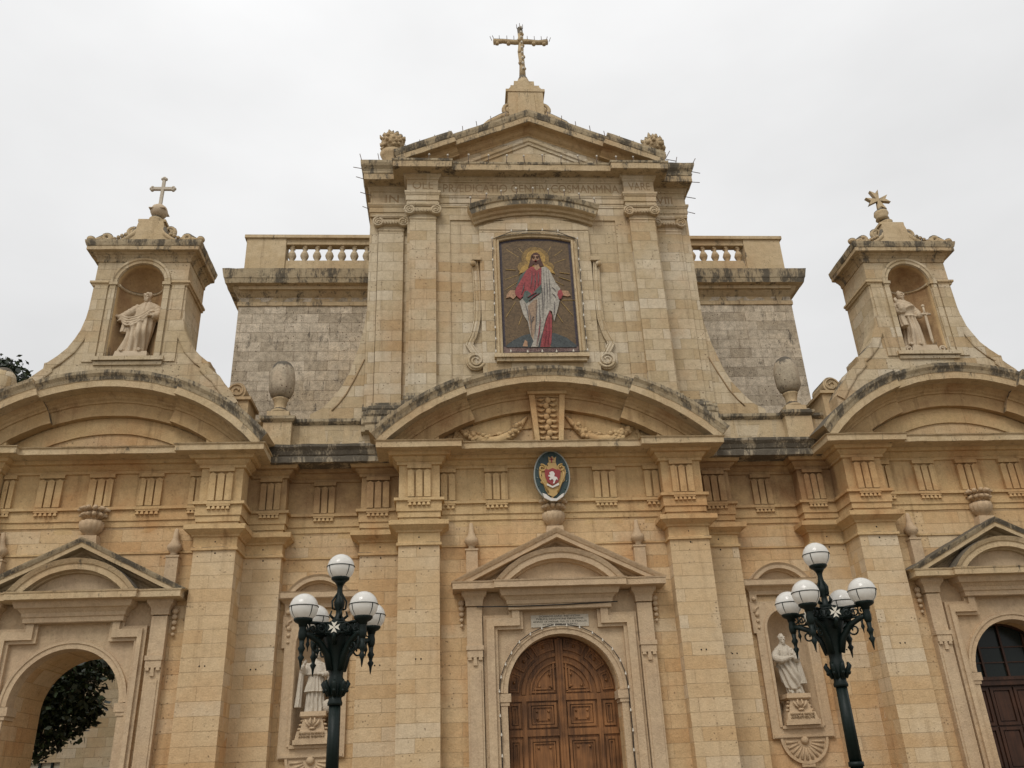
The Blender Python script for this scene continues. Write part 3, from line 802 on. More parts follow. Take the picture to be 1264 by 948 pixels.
def ionic(x0, x1, y, yb):
    if x0 > x1: x0, x1 = x1, x0
    m = MB(); m.sweep([(x0, yb), (x0, y), (x1, y), (x1, yb)], [(-.02, 10.5)] + [(0, 10.6+.33*i) for i in range(20)] + [(0, 17.0), (-.02, 17.02)], step=.3)
    p = m.rough(.006, 3).build('ionic_pilaster', S_UP, CH)
    c = MB(); xc = (x0+x1)/2; h = (x1-x0)/2
    P = [(x0, yb), (x0, y), (x1, y), (x1, yb)]
    c.sweep(P, [(-.02, 16.82), (.02, 16.83), (.02, 16.88), (-.02, 16.89)])
    c.sweep(P, [(-.02, 17.24), (.07, 17.25), (.1, 17.3), (.1, 17.35), (-.02, 17.36)])
    c.sweep(P, [(-.02, 16.99), (.05, 17.0), (.1, 17.06), (.05, 17.12), (.04, 17.24), (-.02, 17.25)])
    for i in range(7): c.ball((x0+.12+(x1-x0-.24)*i/6, y-.09, 17.06), .045, 8, 6, (1, 1, 1.3))
    for s in (-1, 1):
        cx = xc+s*(h+.0)
        sp = spiral(cx, 17.1, .165, .03, 2.1, math.pi/2, 36, -s)
        c.tube([(q[0], y-.1, q[1]) for q in sp], [.032-.014*i/36 for i in range(37)], 6)
        c.ball((cx, y-.1, 17.1), .035, 8, 6)
    for s in (-1, 1):
        cx = xc+s*h; n = 18
        c.plate([[(cx+.16*math.cos(2*math.pi*i/n), 17.1+.16*math.sin(2*math.pi*i/n)) for i in range(n)]], y-.1, y+.05)
    c.rough(.008, 5).build('ionic_capital', S_UP, p)
for s in (-1, 1):
    ionic(s*2.886, s*3.646, .44, .6)
    ionic(s*3.86, s*4.6, 1.05, 1.17)
# bases of the upper order
bp_ = [(-.05, 10.3), (.16, 10.35), (.16, 10.5), (.2, 10.55), (.2, 10.72), (.1, 10.76), (.14, 10.82), (.15, 10.92), (.08, 10.96), (.1, 11.0), (.1, 11.07), (.02, 11.12), (.02, 11.2), (-.05, 11.22)]
for s in (-1, 1):
    m = MB()
    P = [(2.86, .58), (2.86, .44), (3.67, .44), (3.67, 1.05), (4.63, 1.05), (4.63, 1.15), (4.9, 1.15)]
    m.sweep(P if s > 0 else [(-x, y) for x, y in P[::-1]], bp_)
    m.rough(.015, 4).build('pilaster_base', S_LICH, CH)
# upper entablature
UPATH = [(-4.84, 12), (-4.84, 1.05), (-3.72, 1.05), (-3.72, .44), (-2.83, .44), (-2.83, .58), (2.83, .58), (2.83, .44), (3.72, .44), (3.72, 1.05), (4.84, 1.05), (4.84, 12)]
m = MB(); m.sweep(UPATH, [(-.05, 17.33), (.02, 17.34), (.02, 17.48), (.045, 17.485), (.045, 17.66), (.06, 17.665), (.09, 17.74), (.09, 17.8), (.02, 17.82), (.02, 18.24), (.05, 18.25), (.05, 18.3), (.08, 18.33), (.12, 18.38), (.13, 18.42), (-.05, 18.43)], step=.3)
UE = m.rough(.01, 2.5).build('upper_entablature', S_UP, CH)
UPATH2 = [(max(-4.62, min(4.62, x)), y) for x, y in UPATH]
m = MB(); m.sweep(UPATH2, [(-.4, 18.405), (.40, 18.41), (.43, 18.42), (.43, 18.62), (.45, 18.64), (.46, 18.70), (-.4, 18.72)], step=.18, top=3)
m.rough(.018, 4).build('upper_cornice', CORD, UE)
for s in (-1, 1):
    P = [(3.75, 1.05), (4.63, 1.05), (4.63, 12)]
    m = MB(); m.sweep(P if s > 0 else [(-x, y) for x, y in P[::-1]], [(-.3, 18.69), (.4, 18.7), (.43, 18.8), (.45, 18.83), (.5, 18.9), (.53, 18.98), (.54, 19.06), (-.3, 19.1)], step=.18, top=0)
    m.rough(.018, 4).build('upper_cornice', CORD, UE)
# pediment
t = MB(); t.plate([[(-3.9, 18.68), (3.9, 18.68), (0, 20.5)]], .56, 9.0)
PD = t.build('pediment', S_UP, CH)
rp = [(-.6, -.62), (.03, -.615), (.03, -.56), (.1, -.5), (.14, -.42), (.2, -.38), (.38, -.375), (.41, -.37), (.41, -.2), (.43, -.18), (.47, -.08), (.48, 0), (-.6, .03)]
def rake(x): return 20.76-abs(x)*(20.76-18.98)/4.13
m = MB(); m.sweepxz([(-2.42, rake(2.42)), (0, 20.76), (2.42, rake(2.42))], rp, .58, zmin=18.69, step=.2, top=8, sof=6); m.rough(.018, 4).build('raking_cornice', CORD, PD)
for s in (-1, 1):
    P = [(s*4.14, rake(4.14)+.02), (s*2.4, rake(2.4)+.02)]
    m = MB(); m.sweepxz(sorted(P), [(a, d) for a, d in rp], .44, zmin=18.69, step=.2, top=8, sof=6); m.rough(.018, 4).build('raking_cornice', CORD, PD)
    m = MB(); m.plate([[(s*2.75, 18.69), (s*3.75, 18.69), (s*3.6, 19.05), (s*2.75, 19.35)][::s]], .44, .6); m.build('pediment_block', S_UP, PD)
m = MB(); m.sweepxz([(-2.3, 18.75), (0, 19.84), (2.3, 18.75)], [(-.02, -.12), (.04, -.11), (.05, -.03), (.09, 0), (.1, .09), (-.02, .1)], .56, zmin=18.7); m.rough(.008).build('tympanum_moulding', S_UP, PD)
# acroterion pedestal carrying the cross
m = MB()
m.box(-.57, .57, .5, 1.5, 20.3, 21.98); m.plate([[(-.57, 21.98), (.57, 21.98), (.47, 22.13), (-.47, 22.13)]], .55, 1.45); m.box(-.47, .47, .56, 1.4, 22.1, 22.2); m.box(-.33, .33, .7, 1.3, 22.2, 22.52)
m.box(-.63, .63, .47, 1.5, 21.86, 21.96); m.plate([[(-.3, 20.9), (.3, 20.9), (.26, 21.75), (-.26, 21.75)]], .46, .52)
m.lathe(0, 1.0, [(.22, 22.5), (.24, 22.62), (.17, 22.85), (.1, 23.02)], 16)
for s in (-1, 1):
    m.tube([(q[0], .6, q[1]) for q in spiral(s*.5, 21.2, .26, .05, 1.6, -math.pi/2, 24, s)], .07, 8)
    m.tube([(s*.62, .6, 20.98), (s*.85, .6, 20.86), (s*1.2, .6, 20.62), (s*1.5, .6, 20.4)], [.12, .11, .12, .05], 8)
m.rough(.02, 4).build('acroterion_pedestal', S_COR, PD)
# hood over the mosaic
m = MB()
hp = arcpts(0, 12.6, 4.95, -23.2, 23.2, 30)
hood = [(-.05, -.5), (.06, -.49), (.08, -.42), (.16, -.4), (.2, -.34), (.3, -.32), (.34, -.3), (.34, -.14), (.38, -.12), (.42, -.03), (.43, 0), (-.05, .03)]
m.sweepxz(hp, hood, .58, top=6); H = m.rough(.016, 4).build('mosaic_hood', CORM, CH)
# stone frame of the mosaic
m = MB()
m.sweepxz([(-1.08, 12.36), (-1.08, 16.08)] + arcpts(0, 16.08-4.0, 4.145, -15.1, 15.1, 10) + [(1.08, 16.08), (1.08, 12.36)], [(-.05, -.03), (.08, -.02), (.1, .02), (.06, .05), (.11, .08), (.09, .13), (-.05, .14)], .52)
m.box(-1.3, 1.3, .34, .56, 12.22, 12.33); m.box(-1.24, 1.24, .4, .56, 12.12, 12.22)
m.rough(.008, 4).build('mosaic_frame', S_COR, CH)
for s in (-1, 1):     # long S-scrolls beside the mosaic
    m = MB()
    sp = spiral(s*1.81, 12.2, .24, .06, 1.9, math.radians(200), 44, s)
    P = [(s*1.78, 15.45), (s*1.74, 14.9), (s*1.72, 14.2), (s*1.74, 13.5), (s*1.85, 13.0), (s*2.03, 12.6)]
    Q = []
    for i in range(len(P)-1):
        for j in range(4): Q.append((P[i][0]+(P[i+1][0]-P[i][0])*j/4, P[i][1]+(P[i+1][1]-P[i][1])*j/4))
    Q = [(Q[max(0, i-1)][0]/4+Q[i][0]/2+Q[min(len(Q)-1, i+1)][0]/4, Q[i][1]) for i in range(len(Q))]
    m.sweepxz(Q + [sp[1]], [(-.01, -.1), (.05, -.095), (.06, -.07), (.035, -.05), (.06, 0), (.035, .05), (.06, .07), (.05, .095), (-.01, .1)], .58)
    m.plate([[(s*1.81+.27*math.cos(2*math.pi*i/26), 12.2+.29*math.sin(2*math.pi*i/26)) for i in range(26)][::1]], .535, .6)
    m.tube([(q[0], .53, q[1]) for q in sp], [.045-.02*i/44 for i in range(45)], 8)
    m.box(s*1.6, s*1.86, .46, .6, 15.42, 15.56); m.ball((s*1.83, .46, 15.3), .09, 10, 8, (1, .8, 1))
    m.rough(.006, 4).build('side_scroll', S_UP, CH)
# curved buttresses
for s in (-1, 1):
    pts = [(4.88, 10.7), (4.88, 14.2), (4.93, 13.7), (5.06, 13.0), (5.29, 12.2), (5.5, 11.75), (5.78, 11.36), (6.02, 11.1), (6.3, 10.95), (6.3, 10.7)]
    m = MB(); m.plate([[(s*x, z) for x, z in pts]], 1.2, 1.9)
    BT = m.build('curved_buttress', S_UP, CH)
    m = MB(); m.tube([(s*4.9, 1.19, 12.6), (s*5.1, 1.19, 12.1), (s*5.35, 1.19, 11.55), (s*5.55, 1.19, 11.25), (s*5.72, 1.19, 11.05)], .022, 6); m.build('incised_curve', S_INS, BT)

# inscription -------------------------------------------------------------
def frieze(txt, x, y, wd, z=18.03, sz=.42): text_mesh(txt, x, z, y-.021, sz, S_INS, 'inscription', UE, .003, wd)
frieze('PRÆDICATIO GENTIV COSMANMNA', 0, .58, 5.35)
frieze('OLE', -3.27, .44, .62); frieze('VARE', 3.3, .44, .66); frieze('IN', -4.22, 1.05, .4, 17.98); frieze('VIII', 4.22, 1.05, .5, 17.98)
PLQ = stone('plaque_marble', (.50, .45, .36), (.58, .52, .42), warm_amt=.1, black=-.1, black_top=0, courses=False, pits=0, streak=.1)
m = MB(); m.box(-.67, .71, CW-.035, CW+.01, 5.02, 5.3); pq = m.build('dedication_plaque', PLQ, CH)
for i, (tx, wd) in enumerate((('DOMINVM HVNC INSTITVTVM', .98), ('PVBLICA DEVOTIONE PERFECTVM', 1.12), ('ANNO IX MENSE MAI D I X MDCLIII', 1.28), ('IN HONOREM DIVI PAVLI', .82))):
    text_mesh(tx, .02, 5.265-.062*i, CW-.037, .06, HOLE, 'inscription', pq, .001, wd)

# bell-cote turrets over the wings ------------------------------------------
def turret(cx):
    fl = [(1.24, 15.5), (1.25, 14.6), (1.27, 13.8), (1.3, 13.5), (1.37, 13.15), (1.48, 12.9), (1.62, 12.62), (1.84, 12.38), (2.05, 12.2), (2.13, 12.18), (2.13, 12.02), (2.25, 11.9), (2.42, 11.76), (2.56, 11.55), (2.78, 11.28), (2.95, 11.0), (2.95, 10.6)]
    lp = [(cx-x, z) for x, z in fl] + [(cx+x, z) for x, z in fl[::-1]]
    hole = [(cx-.62, 12.34), (cx+.62, 12.34), (cx+.62, 14.62)] + arcpts(cx, 14.62, .62, 90, -90, 20)
    m = MB(); m.plate([lp[::-1], hole], .45, 1.12)
    T = m.build('bell_turret', S_UP, CH)
    m = MB(); m.box(cx-1.24, cx+1.24, 1.1, 1.95, 10.4, 15.6); m.build('turret_body', S_UP, T)
    n = MB(); niche_shell(n, cx, .455, .615, 12.347, 14.62, .6); n.build('turret_niche', S_TRIM, T, fix=False)
    m = MB()
    m.sweepxz(arcpts(cx, 14.62, .64, -90, 90, 24), [(-.02, -.01), (.05, 0), (.05, .08), (.08, .1), (.08, .16), (-.02, .17)], .45)
    for s in (-1, 1):
        m.box(cx+s*.65, cx+s*.8, .39, .46, 12.34, 14.6); m.box(cx+s*.6, cx+s*.82, .36, .7, 14.55, 14.64)
        m.box(cx+s*.86, cx+s*1.2, .41, .46, 12.2, 14.56)
    m.tube([(cx-.6*math.cos(a), .5+.56*math.sin(a), 14.6) for a in [math.pi*i/14 for i in range(15)]], .05, 6)
    m.box(cx-.92, cx+.92, .34, .5, 12.22, 12.33); m.box(cx-.88, cx+.88, .4, .5, 12.1, 12.2)
    m.rough(.008, 4).build('niche_surround', S_UP, T)
    for s in (-1, 1):       # thick band along the flank curve
        pts = [(cx+s*x, z) for x, z in fl[3:-1]]
        m = MB(); m.sweepxz(pts if s > 0 else pts[::-1], [(-.01, -.26), (.035, -.25), (.045, -.22), (.045, -.02), (-.5, .012)], .45)
        m.rough(.012, 4).build('flank_scroll', S_UP, T)
        m = MB(); m.tube([(cx+s*1.22, .44, 13.1), (cx+s*1.3, .44, 12.8), (cx+s*1.5, .44, 12.45), (cx+s*1.72, .44, 12.15), (cx+s*1.85, .44, 12.05)], .025, 6); m.build('incised_curve', S_INS, T)
        P = [(cx+1.25, .45), (cx+1.25, 1.95)]
        path = [(cx+.84, .45), (cx+1.25, .45), (cx+1.25, 1.95)] if s > 0 else [(cx-1.25, 1.95), (cx-1.25, .45), (cx-.84, .45)]
        m = MB(); m.sweep(path, [(-.02, 14.53), (.04, 14.54), (.05, 14.6), (.09, 14.61), (.09, 14.67), (-.02, 14.69)]); m.rough(.008).build('string_course', S_COR, T)
    path = [(cx-1.24, 1.95), (cx-1.24, .45), (cx+1.24, .45), (cx+1.24, 1.95)]
    m = MB(); m.sweep(path, [(-.05, 15.3), (.03, 15.32), (.04, 15.42), (.1, 15.5), (.14, 15.52), (.16, 15.55), (.26, 15.56), (.28, 15.57), (.28, 15.68), (.3, 15.7), (.33, 15.8), (.34, 15.86), (-.05, 15.9)], step=.16, top=8)
    m.rough(.016, 4).build('turret_cornice', CORD, T)
    m = MB()
    m.box(cx-1.3, cx+1.3, .4, 2.0, 15.8, 15.95)
    m.plate([[(cx-1.0, 15.9), (cx+1.0, 15.9), (cx+.75, 16.05), (cx+.5, 16.22), (cx+.4, 16.42), (cx+.33, 16.72), (cx-.33, 16.72), (cx-.4, 16.42), (cx-.5, 16.22), (cx-.75, 16.05)]], .42, 1.0)
    m.box(cx-.38, cx+.38, .46, 1.05, 16.72, 16.8)
    m.lathe(cx, .75, [(.2, 16.8), (.16, 16.9), (.2, 16.98), (.15, 17.02), (.14, 17.06)], 16)
    random.seed(5)
    for s in (-1, 1):
        m.tube([(q[0], .6, q[1]) for q in spiral(cx+s*.5, 16.45, .17, .04, 1.5, -math.pi/2, 22, s)], .06, 8)
        m.tube([(cx+s*.38, .48, 16.5), (cx+s*.45, .46, 16.25), (cx+s*.65, .46, 16.08), (cx+s*.95, .46, 15.95)], [.06, .08, .09, .04], 8)
        for q in range(6): m.ball((cx+s*(.62+.1*q), .4, 16.22-.05*q), .06, 8, 6)
        m.tube([(q[0], .36, q[1]) for q in spiral(cx+s*1.12, 16.06, .15, .05, 1.4, math.pi, 20, -s)], .075, 8)
        m.tube([(cx+s*1.2, .36, 16.1), (cx+s*1.35, .34, 15.98), (cx+s*1.42, .32, 15.92)], [.08, .08, .05], 8)
        m.ball((cx+s*1.5, .3, 15.98), .11, 10, 8, (1.1, 1, .9))
    m.rough(.02, 5).build('turret_crest', S_COR, T)
    return T
turret(-WX); turret(WX)
# small volute blocks where the turret flanks come down
for s in (-1, 1):
    m = MB(); x = s*8.25
    m.box(x-.35, x+.35, .95, 1.9, 10.6, 11.28); m.box(x-.42, x+.42, .88, 1.95, 11.28, 11.36)
    m.plate([[(x+.24*math.cos(2*math.pi*i/20), 11.58+.24*math.sin(2*math.pi*i/20)) for i in range(20)]], 1.0, 1.8)
    m.tube([(q[0], .99, q[1]) for q in spiral(x, 11.58, .22, .05, 1.5, 0, 26, s)], .03, 6)
    m.rough(.014, 4).build('end_volute', S_COR, CH)

# flat-roofed transept towers with balustrades behind --------------------------
for s in (-1, 1):
    xs = sorted((s*4.7, s*9.64))
    m = MB(); m.box(xs[0], xs[1], 5.35, 12, 0, 17.3); TW = m.build('transept_tower', S_TOW, CH)
    P = [(4.7, 5.35), (9.64, 5.35), (9.64, 12)]; P = P if s > 0 else [(-x, y) for x, y in P[::-1]]
    m = MB(); m.sweep(P, [(-.05, 16.75), (.04, 16.77), (.04, 16.92), (.0, 16.95), (.0, 17.1), (.05, 17.15), (.14, 17.25), (.2, 17.36), (.22, 17.42), (.42, 17.45), (.46, 17.6), (.48, 17.63), (.52, 17.85), (.54, 17.95), (-.3, 18.0)], step=.2, top=9)
    m.rough(.02, 3.5).build('tower_cornice', CORD, TW)
    m = MB(); m.box(xs[0], xs[1], 5.1, 11.8, 17.3, 17.97)
    m.box(*sorted((s*4.7, s*8.15)), 5.05, 5.35, 17.95, 18.42); m.box(*sorted((s*4.7, s*8.15)), 5.05, 5.35, 19.08, 19.3)
    m.box(*sorted((s*8.15, s*9.5)), 5.0, 5.5, 17.95, 19.3); m.box(*sorted((s*4.7, s*9.58)), 4.94, 5.56, 19.3, 19.42); m.box(*sorted((s*9.05, s*9.5)), 5.5, 11.8, 17.95, 19.35)
    for k_ in range(7): m.box(s*(5.35+.43*k_)-.05*1, s*(5.35+.43*k_)+.05, 5.1, 5.3, 19.0, 19.09)
    BL = m.rough(.014, 3).build('balustrade', S_COR, CH)
    pr = [(.1, 18.4), (.1, 18.46), (.06, 18.5), (.12, 18.6), (.15, 18.7), (.11, 18.82), (.055, 18.92), (.09, 18.97), (.09, 19.1)]
    first = None
    for k_ in range(8):
        x = s*(4.95+.43*k_)
        if first is None:
            q = MB(); q.lathe(x, 5.2, pr, 14); first = q.build('baluster', S_UP, BL); x0 = x
        else:
            c = first.copy(); COL.objects.link(c); c.parent = BL; c.location.x = x-x0
m = MB(); m.box(-4.6, 4.6, 8, 40, 0, 17); m.box(-9.6, 9.6, 1.85, 5.4, 0, 9.7); m.box(9.5, 15.6, 1.95, 12, 0, 8.9); m.build('nave_body', S_TOW, CH)
MOS= {'mantle_back': [(-0.198, 15.17), (-0.361, 15.013), (-0.477, 14.909), (-0.628, 14.496), (-0.584, 14.496), (-0.27, 15.065)], 'tunic': [(-0.163, 15.196), (-0.292, 15.065), (-0.462, 14.753), (-0.606, 14.496), (-0.656, 14.343), (-0.638, 14.241), (-0.513, 14.114), (-0.42, 14.215), (-0.368, 14.393), (-0.176, 14.265), (0.106, 14.598), (0.149, 15.17), (0.002, 15.144), (-0.129, 15.196)], 'sash': [(-0.392, 14.342), (-0.302, 14.393), (-0.176, 14.265), (0.106, 14.598), (0.1, 14.316), (-0.14, 14.113), (-0.345, 13.962), (-0.447, 14.114)], 'mantle_low': [(-0.538, 14.038), (-0.446, 14.139), (-0.343, 13.987), (-0.14, 14.113), (0.101, 14.341), (0.16, 13.986), (0.176, 13.485), (0.09, 13.116), (-0.038, 12.753), (-0.09, 12.58), (-0.282, 12.581), (-0.209, 12.754), (-0.283, 12.997), (-0.33, 13.364), (-0.448, 13.612)], 'inner_robe': [(-0.304, 13.887), (-0.143, 14.062), (-0.03, 14.113), (-0.05, 13.735), (-0.12, 13.24), (-0.207, 12.802), (-0.265, 12.924), (-0.304, 13.438)], 'mantle_right': [(0.149, 15.17), (0.273, 15.196), (0.378, 15.065), (0.455, 14.856), (0.531, 14.648), (0.651, 14.442), (0.578, 14.34), (0.549, 14.238), (0.604, 14.06), (0.546, 13.833), (0.409, 13.385), (0.363, 13.709), (0.299, 13.734), (0.186, 13.485), (0.092, 13.165), (-0.038, 12.753), (-0.09, 12.58), (-0.186, 12.581), (0.01, 13.24), (0.084, 13.986)], 'red_low': [(0.299, 13.734), (0.356, 13.584), (0.32, 12.993), (0.28, 12.678), (0.231, 12.577), (-0.026, 12.579), (0.033, 12.873), (0.168, 13.362)], 'sleeve_r': [(0.58, 14.378), (0.672, 14.416), (0.717, 14.263), (0.652, 14.11), (0.586, 14.111), (0.551, 14.263)], 'hand_r': [(0.692, 14.391), (0.868, 14.378), (0.935, 14.224), (0.834, 14.199), (0.693, 14.237)], 'hand_l': [(-0.621, 14.394), (-0.785, 14.407), (-0.889, 14.267), (-0.916, 14.153), (-0.794, 14.178), (-0.709, 14.115), (-0.617, 14.228)], 'globe': [(-0.962, 12.639), (-0.764, 12.794), (-0.501, 12.938), (-0.217, 13.021), (0.107, 13.048), (0.429, 13.004), (0.743, 12.856), (0.985, 12.625), (0.985, 12.564), (-0.964, 12.58)], 'hair': [(-0.133, 15.566), (-0.061, 15.66), (0.03, 15.679), (0.116, 15.607), (0.151, 15.407), (0.218, 15.209), (0.094, 15.191), (0.065, 15.275), (-0.081, 15.275), (-0.117, 15.223), (-0.243, 15.157), (-0.178, 15.354)], 'face': [(-0.094, 15.54), (-0.02, 15.588), (0.074, 15.567), (0.097, 15.46), (0.061, 15.328), (-0.015, 15.249), (-0.075, 15.302), (-0.111, 15.42)], 'beard': [(-0.102, 15.42), (-0.053, 15.376), (0.015, 15.386), (0.084, 15.421), (0.054, 15.288), (-0.012, 15.228), (-0.076, 15.28)], 'neck': [(-0.058, 15.288), (0.077, 15.288), (0.103, 15.144), (-0.003, 15.052), (-0.061, 15.131)], 'foot_l': [(-0.516, 12.6), (-0.442, 12.804), (-0.376, 12.755), (-0.377, 12.599)], 'foot_r': [(0.07, 12.579), (0.172, 12.679), (0.285, 12.591)]}
RAYS= [[(-0.853, 15.819), (-0.494, 15.539)], [(-0.48, 15.86), (-0.354, 15.659)], [(0.461, 15.902), (0.333, 15.647)], [(0.794, 15.782), (0.52, 15.567)], [(0.877, 15.488), (0.528, 15.328)], [(-0.914, 14.78), (-0.453, 14.961)], [(-0.927, 14.433), (-0.553, 14.702)], [(-0.903, 14.191), (-0.831, 14.369)], [(-0.939, 13.54), (-0.647, 14.039)], [(-0.592, 13.292), (-0.482, 13.588)], [(0.513, 14.726), (0.77, 14.571)], [(0.672, 14.085), (1.047, 14.084)], [(0.647, 14.034), (0.956, 13.581)], [(0.511, 13.633), (0.657, 13.359)], [(0.692, 14.391), (0.869, 14.39)], [(-0.891, 15.118), (-0.603, 15.091)], [(0.665, 15.012), (0.953, 14.96)], [(0.633, 14.856), (0.959, 14.725)]]
FOLDS= [[(0.199, 15.065), (0.146, 13.734)], [(0.279, 15.091), (0.223, 13.734)], [(0.344, 15.065), (0.313, 13.784)], [(0.016, 14.163), (-0.031, 12.874)], [(-0.054, 14.087), (-0.175, 12.802)], [(-0.284, 13.861), (-0.244, 12.924)], [(-0.387, 13.988), (-0.306, 13.414)], [(-0.218, 13.438), (-0.148, 13.537)], [(-0.268, 13.29), (-0.151, 13.462)], [(0.41, 14.494), (0.512, 14.34)], [(0.398, 14.289), (0.519, 14.111)], [(0.449, 14.035), (0.396, 13.534)], [(-0.136, 15.065), (-0.211, 14.444)], [(-0.048, 15.039), (-0.104, 14.393)], [(0.042, 15.065), (0.015, 14.546)], [(-0.378, 14.65), (-0.485, 14.241)], [(0.164, 13.288), (0.083, 12.607)], [(0.265, 13.535), (0.182, 12.655)], [(-0.314, 14.139), (-0.042, 14.316)], [(-0.275, 14.038), (0.045, 14.29)], [(0.112, 14.495), (0.089, 13.486)], [(0.023, 13.486), (-0.131, 12.609)]]
HALO= (-0.015, 15.46)
SHD= {'cartouche': [(0.006, 9.027), (-0.06, 9.001), (-0.13, 8.915), (-0.259, 8.922), (-0.322, 8.815), (-0.326, 8.652), (-0.282, 8.517), (-0.305, 8.463), (-0.235, 8.422), (-0.181, 8.247), (-0.124, 8.14), (0.0, 8.079), (0.081, 8.136), (0.164, 8.241), (0.228, 8.426), (0.31, 8.505), (0.352, 8.748), (0.322, 8.871), (0.233, 8.908), (0.14, 8.874), (0.109, 8.998)], 'crown': [(-0.07, 9.139), (-0.021, 9.096), (0.027, 9.151), (0.076, 9.095), (0.13, 9.135), (0.108, 8.984), (-0.061, 8.987)], 'redsh': [(-0.188, 8.812), (-0.086, 8.783), (0.02, 8.827), (0.121, 8.779), (0.226, 8.805), (0.192, 8.588), (0.139, 8.455), (-0.007, 8.377), (-0.131, 8.46), (-0.174, 8.595)], 'horse': [(-0.051, 8.58), (-0.107, 8.608), (-0.089, 8.642), (-0.048, 8.642), (-0.076, 8.696), (-0.032, 8.728), (0.027, 8.732), (0.063, 8.672), (0.043, 8.605), (0.113, 8.574), (0.134, 8.495), (0.095, 8.531), (0.066, 8.483), (0.042, 8.425), (0.0, 8.409), (0.025, 8.484), (-0.013, 8.533), (-0.061, 8.499), (-0.085, 8.529)], 'whiteband': [(-0.146, 8.42), (-0.009, 8.345), (0.146, 8.433), (0.158, 8.379), (-0.012, 8.303), (-0.153, 8.375)], 'ribbon': [(-0.269, 8.183), (-0.175, 8.141), (-0.053, 8.038), (0.074, 8.036), (0.196, 8.134), (0.267, 8.172), (0.244, 8.085), (0.07, 7.972), (-0.07, 7.975), (-0.23, 8.058)]}
# ------------------------------------------------------------------ mosaic panel
def tess(name, col, var=.35):
    m, t, B = base_mat(name); L = t.links.new
    tcn = N(t, 'ShaderNodeTexCoord'); vo = N(t, 'ShaderNodeTexVoronoi'); vo.inputs['Scale'].default_value = 28; L(tcn.outputs['Object'], vo.inputs['Vector'])
    n = N(t, 'ShaderNodeTexNoise'); n.inputs['Scale'].default_value = 5; L(tcn.outputs['Object'], n.inputs['Vector'])
    sp = N(t, 'ShaderNodeSeparateColor'); L(vo.outputs['Color'], sp.inputs[0])
    a = N(t, 'ShaderNodeMath', operation='ADD'); L(sp.outputs[0], a.inputs[0]); L(n.outputs['Fac'], a.inputs[1])
    mr = N(t, 'ShaderNodeMapRange'); mr.inputs[1].default_value = .3; mr.inputs[2].default_value = 1.5; mr.inputs[3].default_value = 1-var; mr.inputs[4].default_value = 1+var; L(a.outputs[0], mr.inputs[0])
    vm = N(t, 'ShaderNodeVectorMath', operation='SCALE'); vm.inputs[0].default_value = col; L(mr.outputs[0], vm.inputs['Scale']); L(vm.outputs[0], B.inputs['Base Color'])
    B.inputs['Roughness'].default_value = .45; B.inputs['Specular IOR Level'].default_value = .3
    return m
TM = {k: tess('mosaic_'+k, c) for k, c in dict(ground=(.115, .074, .036), border=(.045, .034, .04), gold=(.34, .21, .055), glow=(.2, .125, .04), ray=(.30, .2, .07), red=(.25, .048, .048), white=(.32, .29, .24), shade=(.11, .095, .09), robe=(.27, .185, .12), teal=(.075, .095, .08), skin=(.34, .2, .115), hair=(.075, .03, .018), globe=(.055, .062, .06), strip=(.17, .11, .09), letter=(.1, .045, .04), darkred=(.22, .03, .04)).items()}
TMK = list(TM); TML = [TM[k] for k in TMK]
mp_root = thing('mosaic_panel', (0, .5, 12.35), 'large gold ground mosaic of a robed bearded figure in red and white', 'mosaic')
mo = MB(); YB = .51
lay = [0]
def lam(mat, pts):
    mo.mi = TMK.index(mat); lay[0] += 1
    mo.plate([pts], YB-.0012*lay[0], YB+.002)
mo.mi = TMK.index('border'); mo.box(-1.09, 1.09, YB, YB+.05, 12.33, 16.25)
lam('ground', [(-.98, 12.62), (.98, 12.62), (.98, 16.0), (.5, 16.1), (-.5, 16.1), (-.98, 16.0)])
hx, hz = HALO
def disc(cx, cz, r, n=28, sx=1.0): return [(cx+r*sx*math.cos(2*math.pi*i/n), cz+r*math.sin(2*math.pi*i/n)) for i in range(n)]
for (a, b_) in RAYS:
    A, B_ = Vector(a), Vector(b_); nn = Vector((-(B_-A).y, (B_-A).x))  .normalized()*.009
    lam('ray', [tuple(A+nn), tuple(A-nn), tuple(B_-nn*.6), tuple(B_+nn*.6)])
for s in (-1, 1):
    lam('glow', disc(hx+s*.33, hz-.28, .2)); 
lam('glow', disc(hx, hz+.02, .40)); lam('gold', disc(hx+.01, hz+.03, .28))
lam('gold', [(hx-.5, hz-.5), (hx-.4, hz-.26), (hx-.1, hz-.05), (hx+.1, hz-.05), (hx+.45, hz-.3), (hx+.55, hz-.5), (hx+.3, hz-.42), (hx-.3, hz-.42)])
lam('globe', MOS['globe'])
mo.mi = TMK.index('strip'); mo.box(-1.04, 1.04, YB-.012, YB, 12.35, 12.6)
for k, mt in (('mantle_back', 'teal'), ('hand_l', 'skin'), ('hand_r', 'skin'), ('foot_l', 'skin'), ('foot_r', 'skin'), ('red_low', 'red'), ('mantle_low', 'white'), ('inner_robe', 'robe'), ('tunic', 'red'), ('sash', 'teal'), ('mantle_right', 'white'), ('sleeve_r', 'red'), ('neck', 'skin'), ('hair', 'hair'), ('face', 'skin'), ('beard', 'hair')):
    lam(mt, MOS[k])
for i, (a, b_) in enumerate(FOLDS):
    A, B_ = Vector(a), Vector(b_); nn = Vector((-(B_-A).y, (B_-A).x)).normalized()*.012
    mid_ = (A+B_)/2+nn*1.5
    lam('darkred' if 16 <= i <= 22 and i not in (20,) else 'shade', [tuple(A), tuple(mid_-nn), tuple(B_), tuple(mid_+nn)])
fz = hz+.02
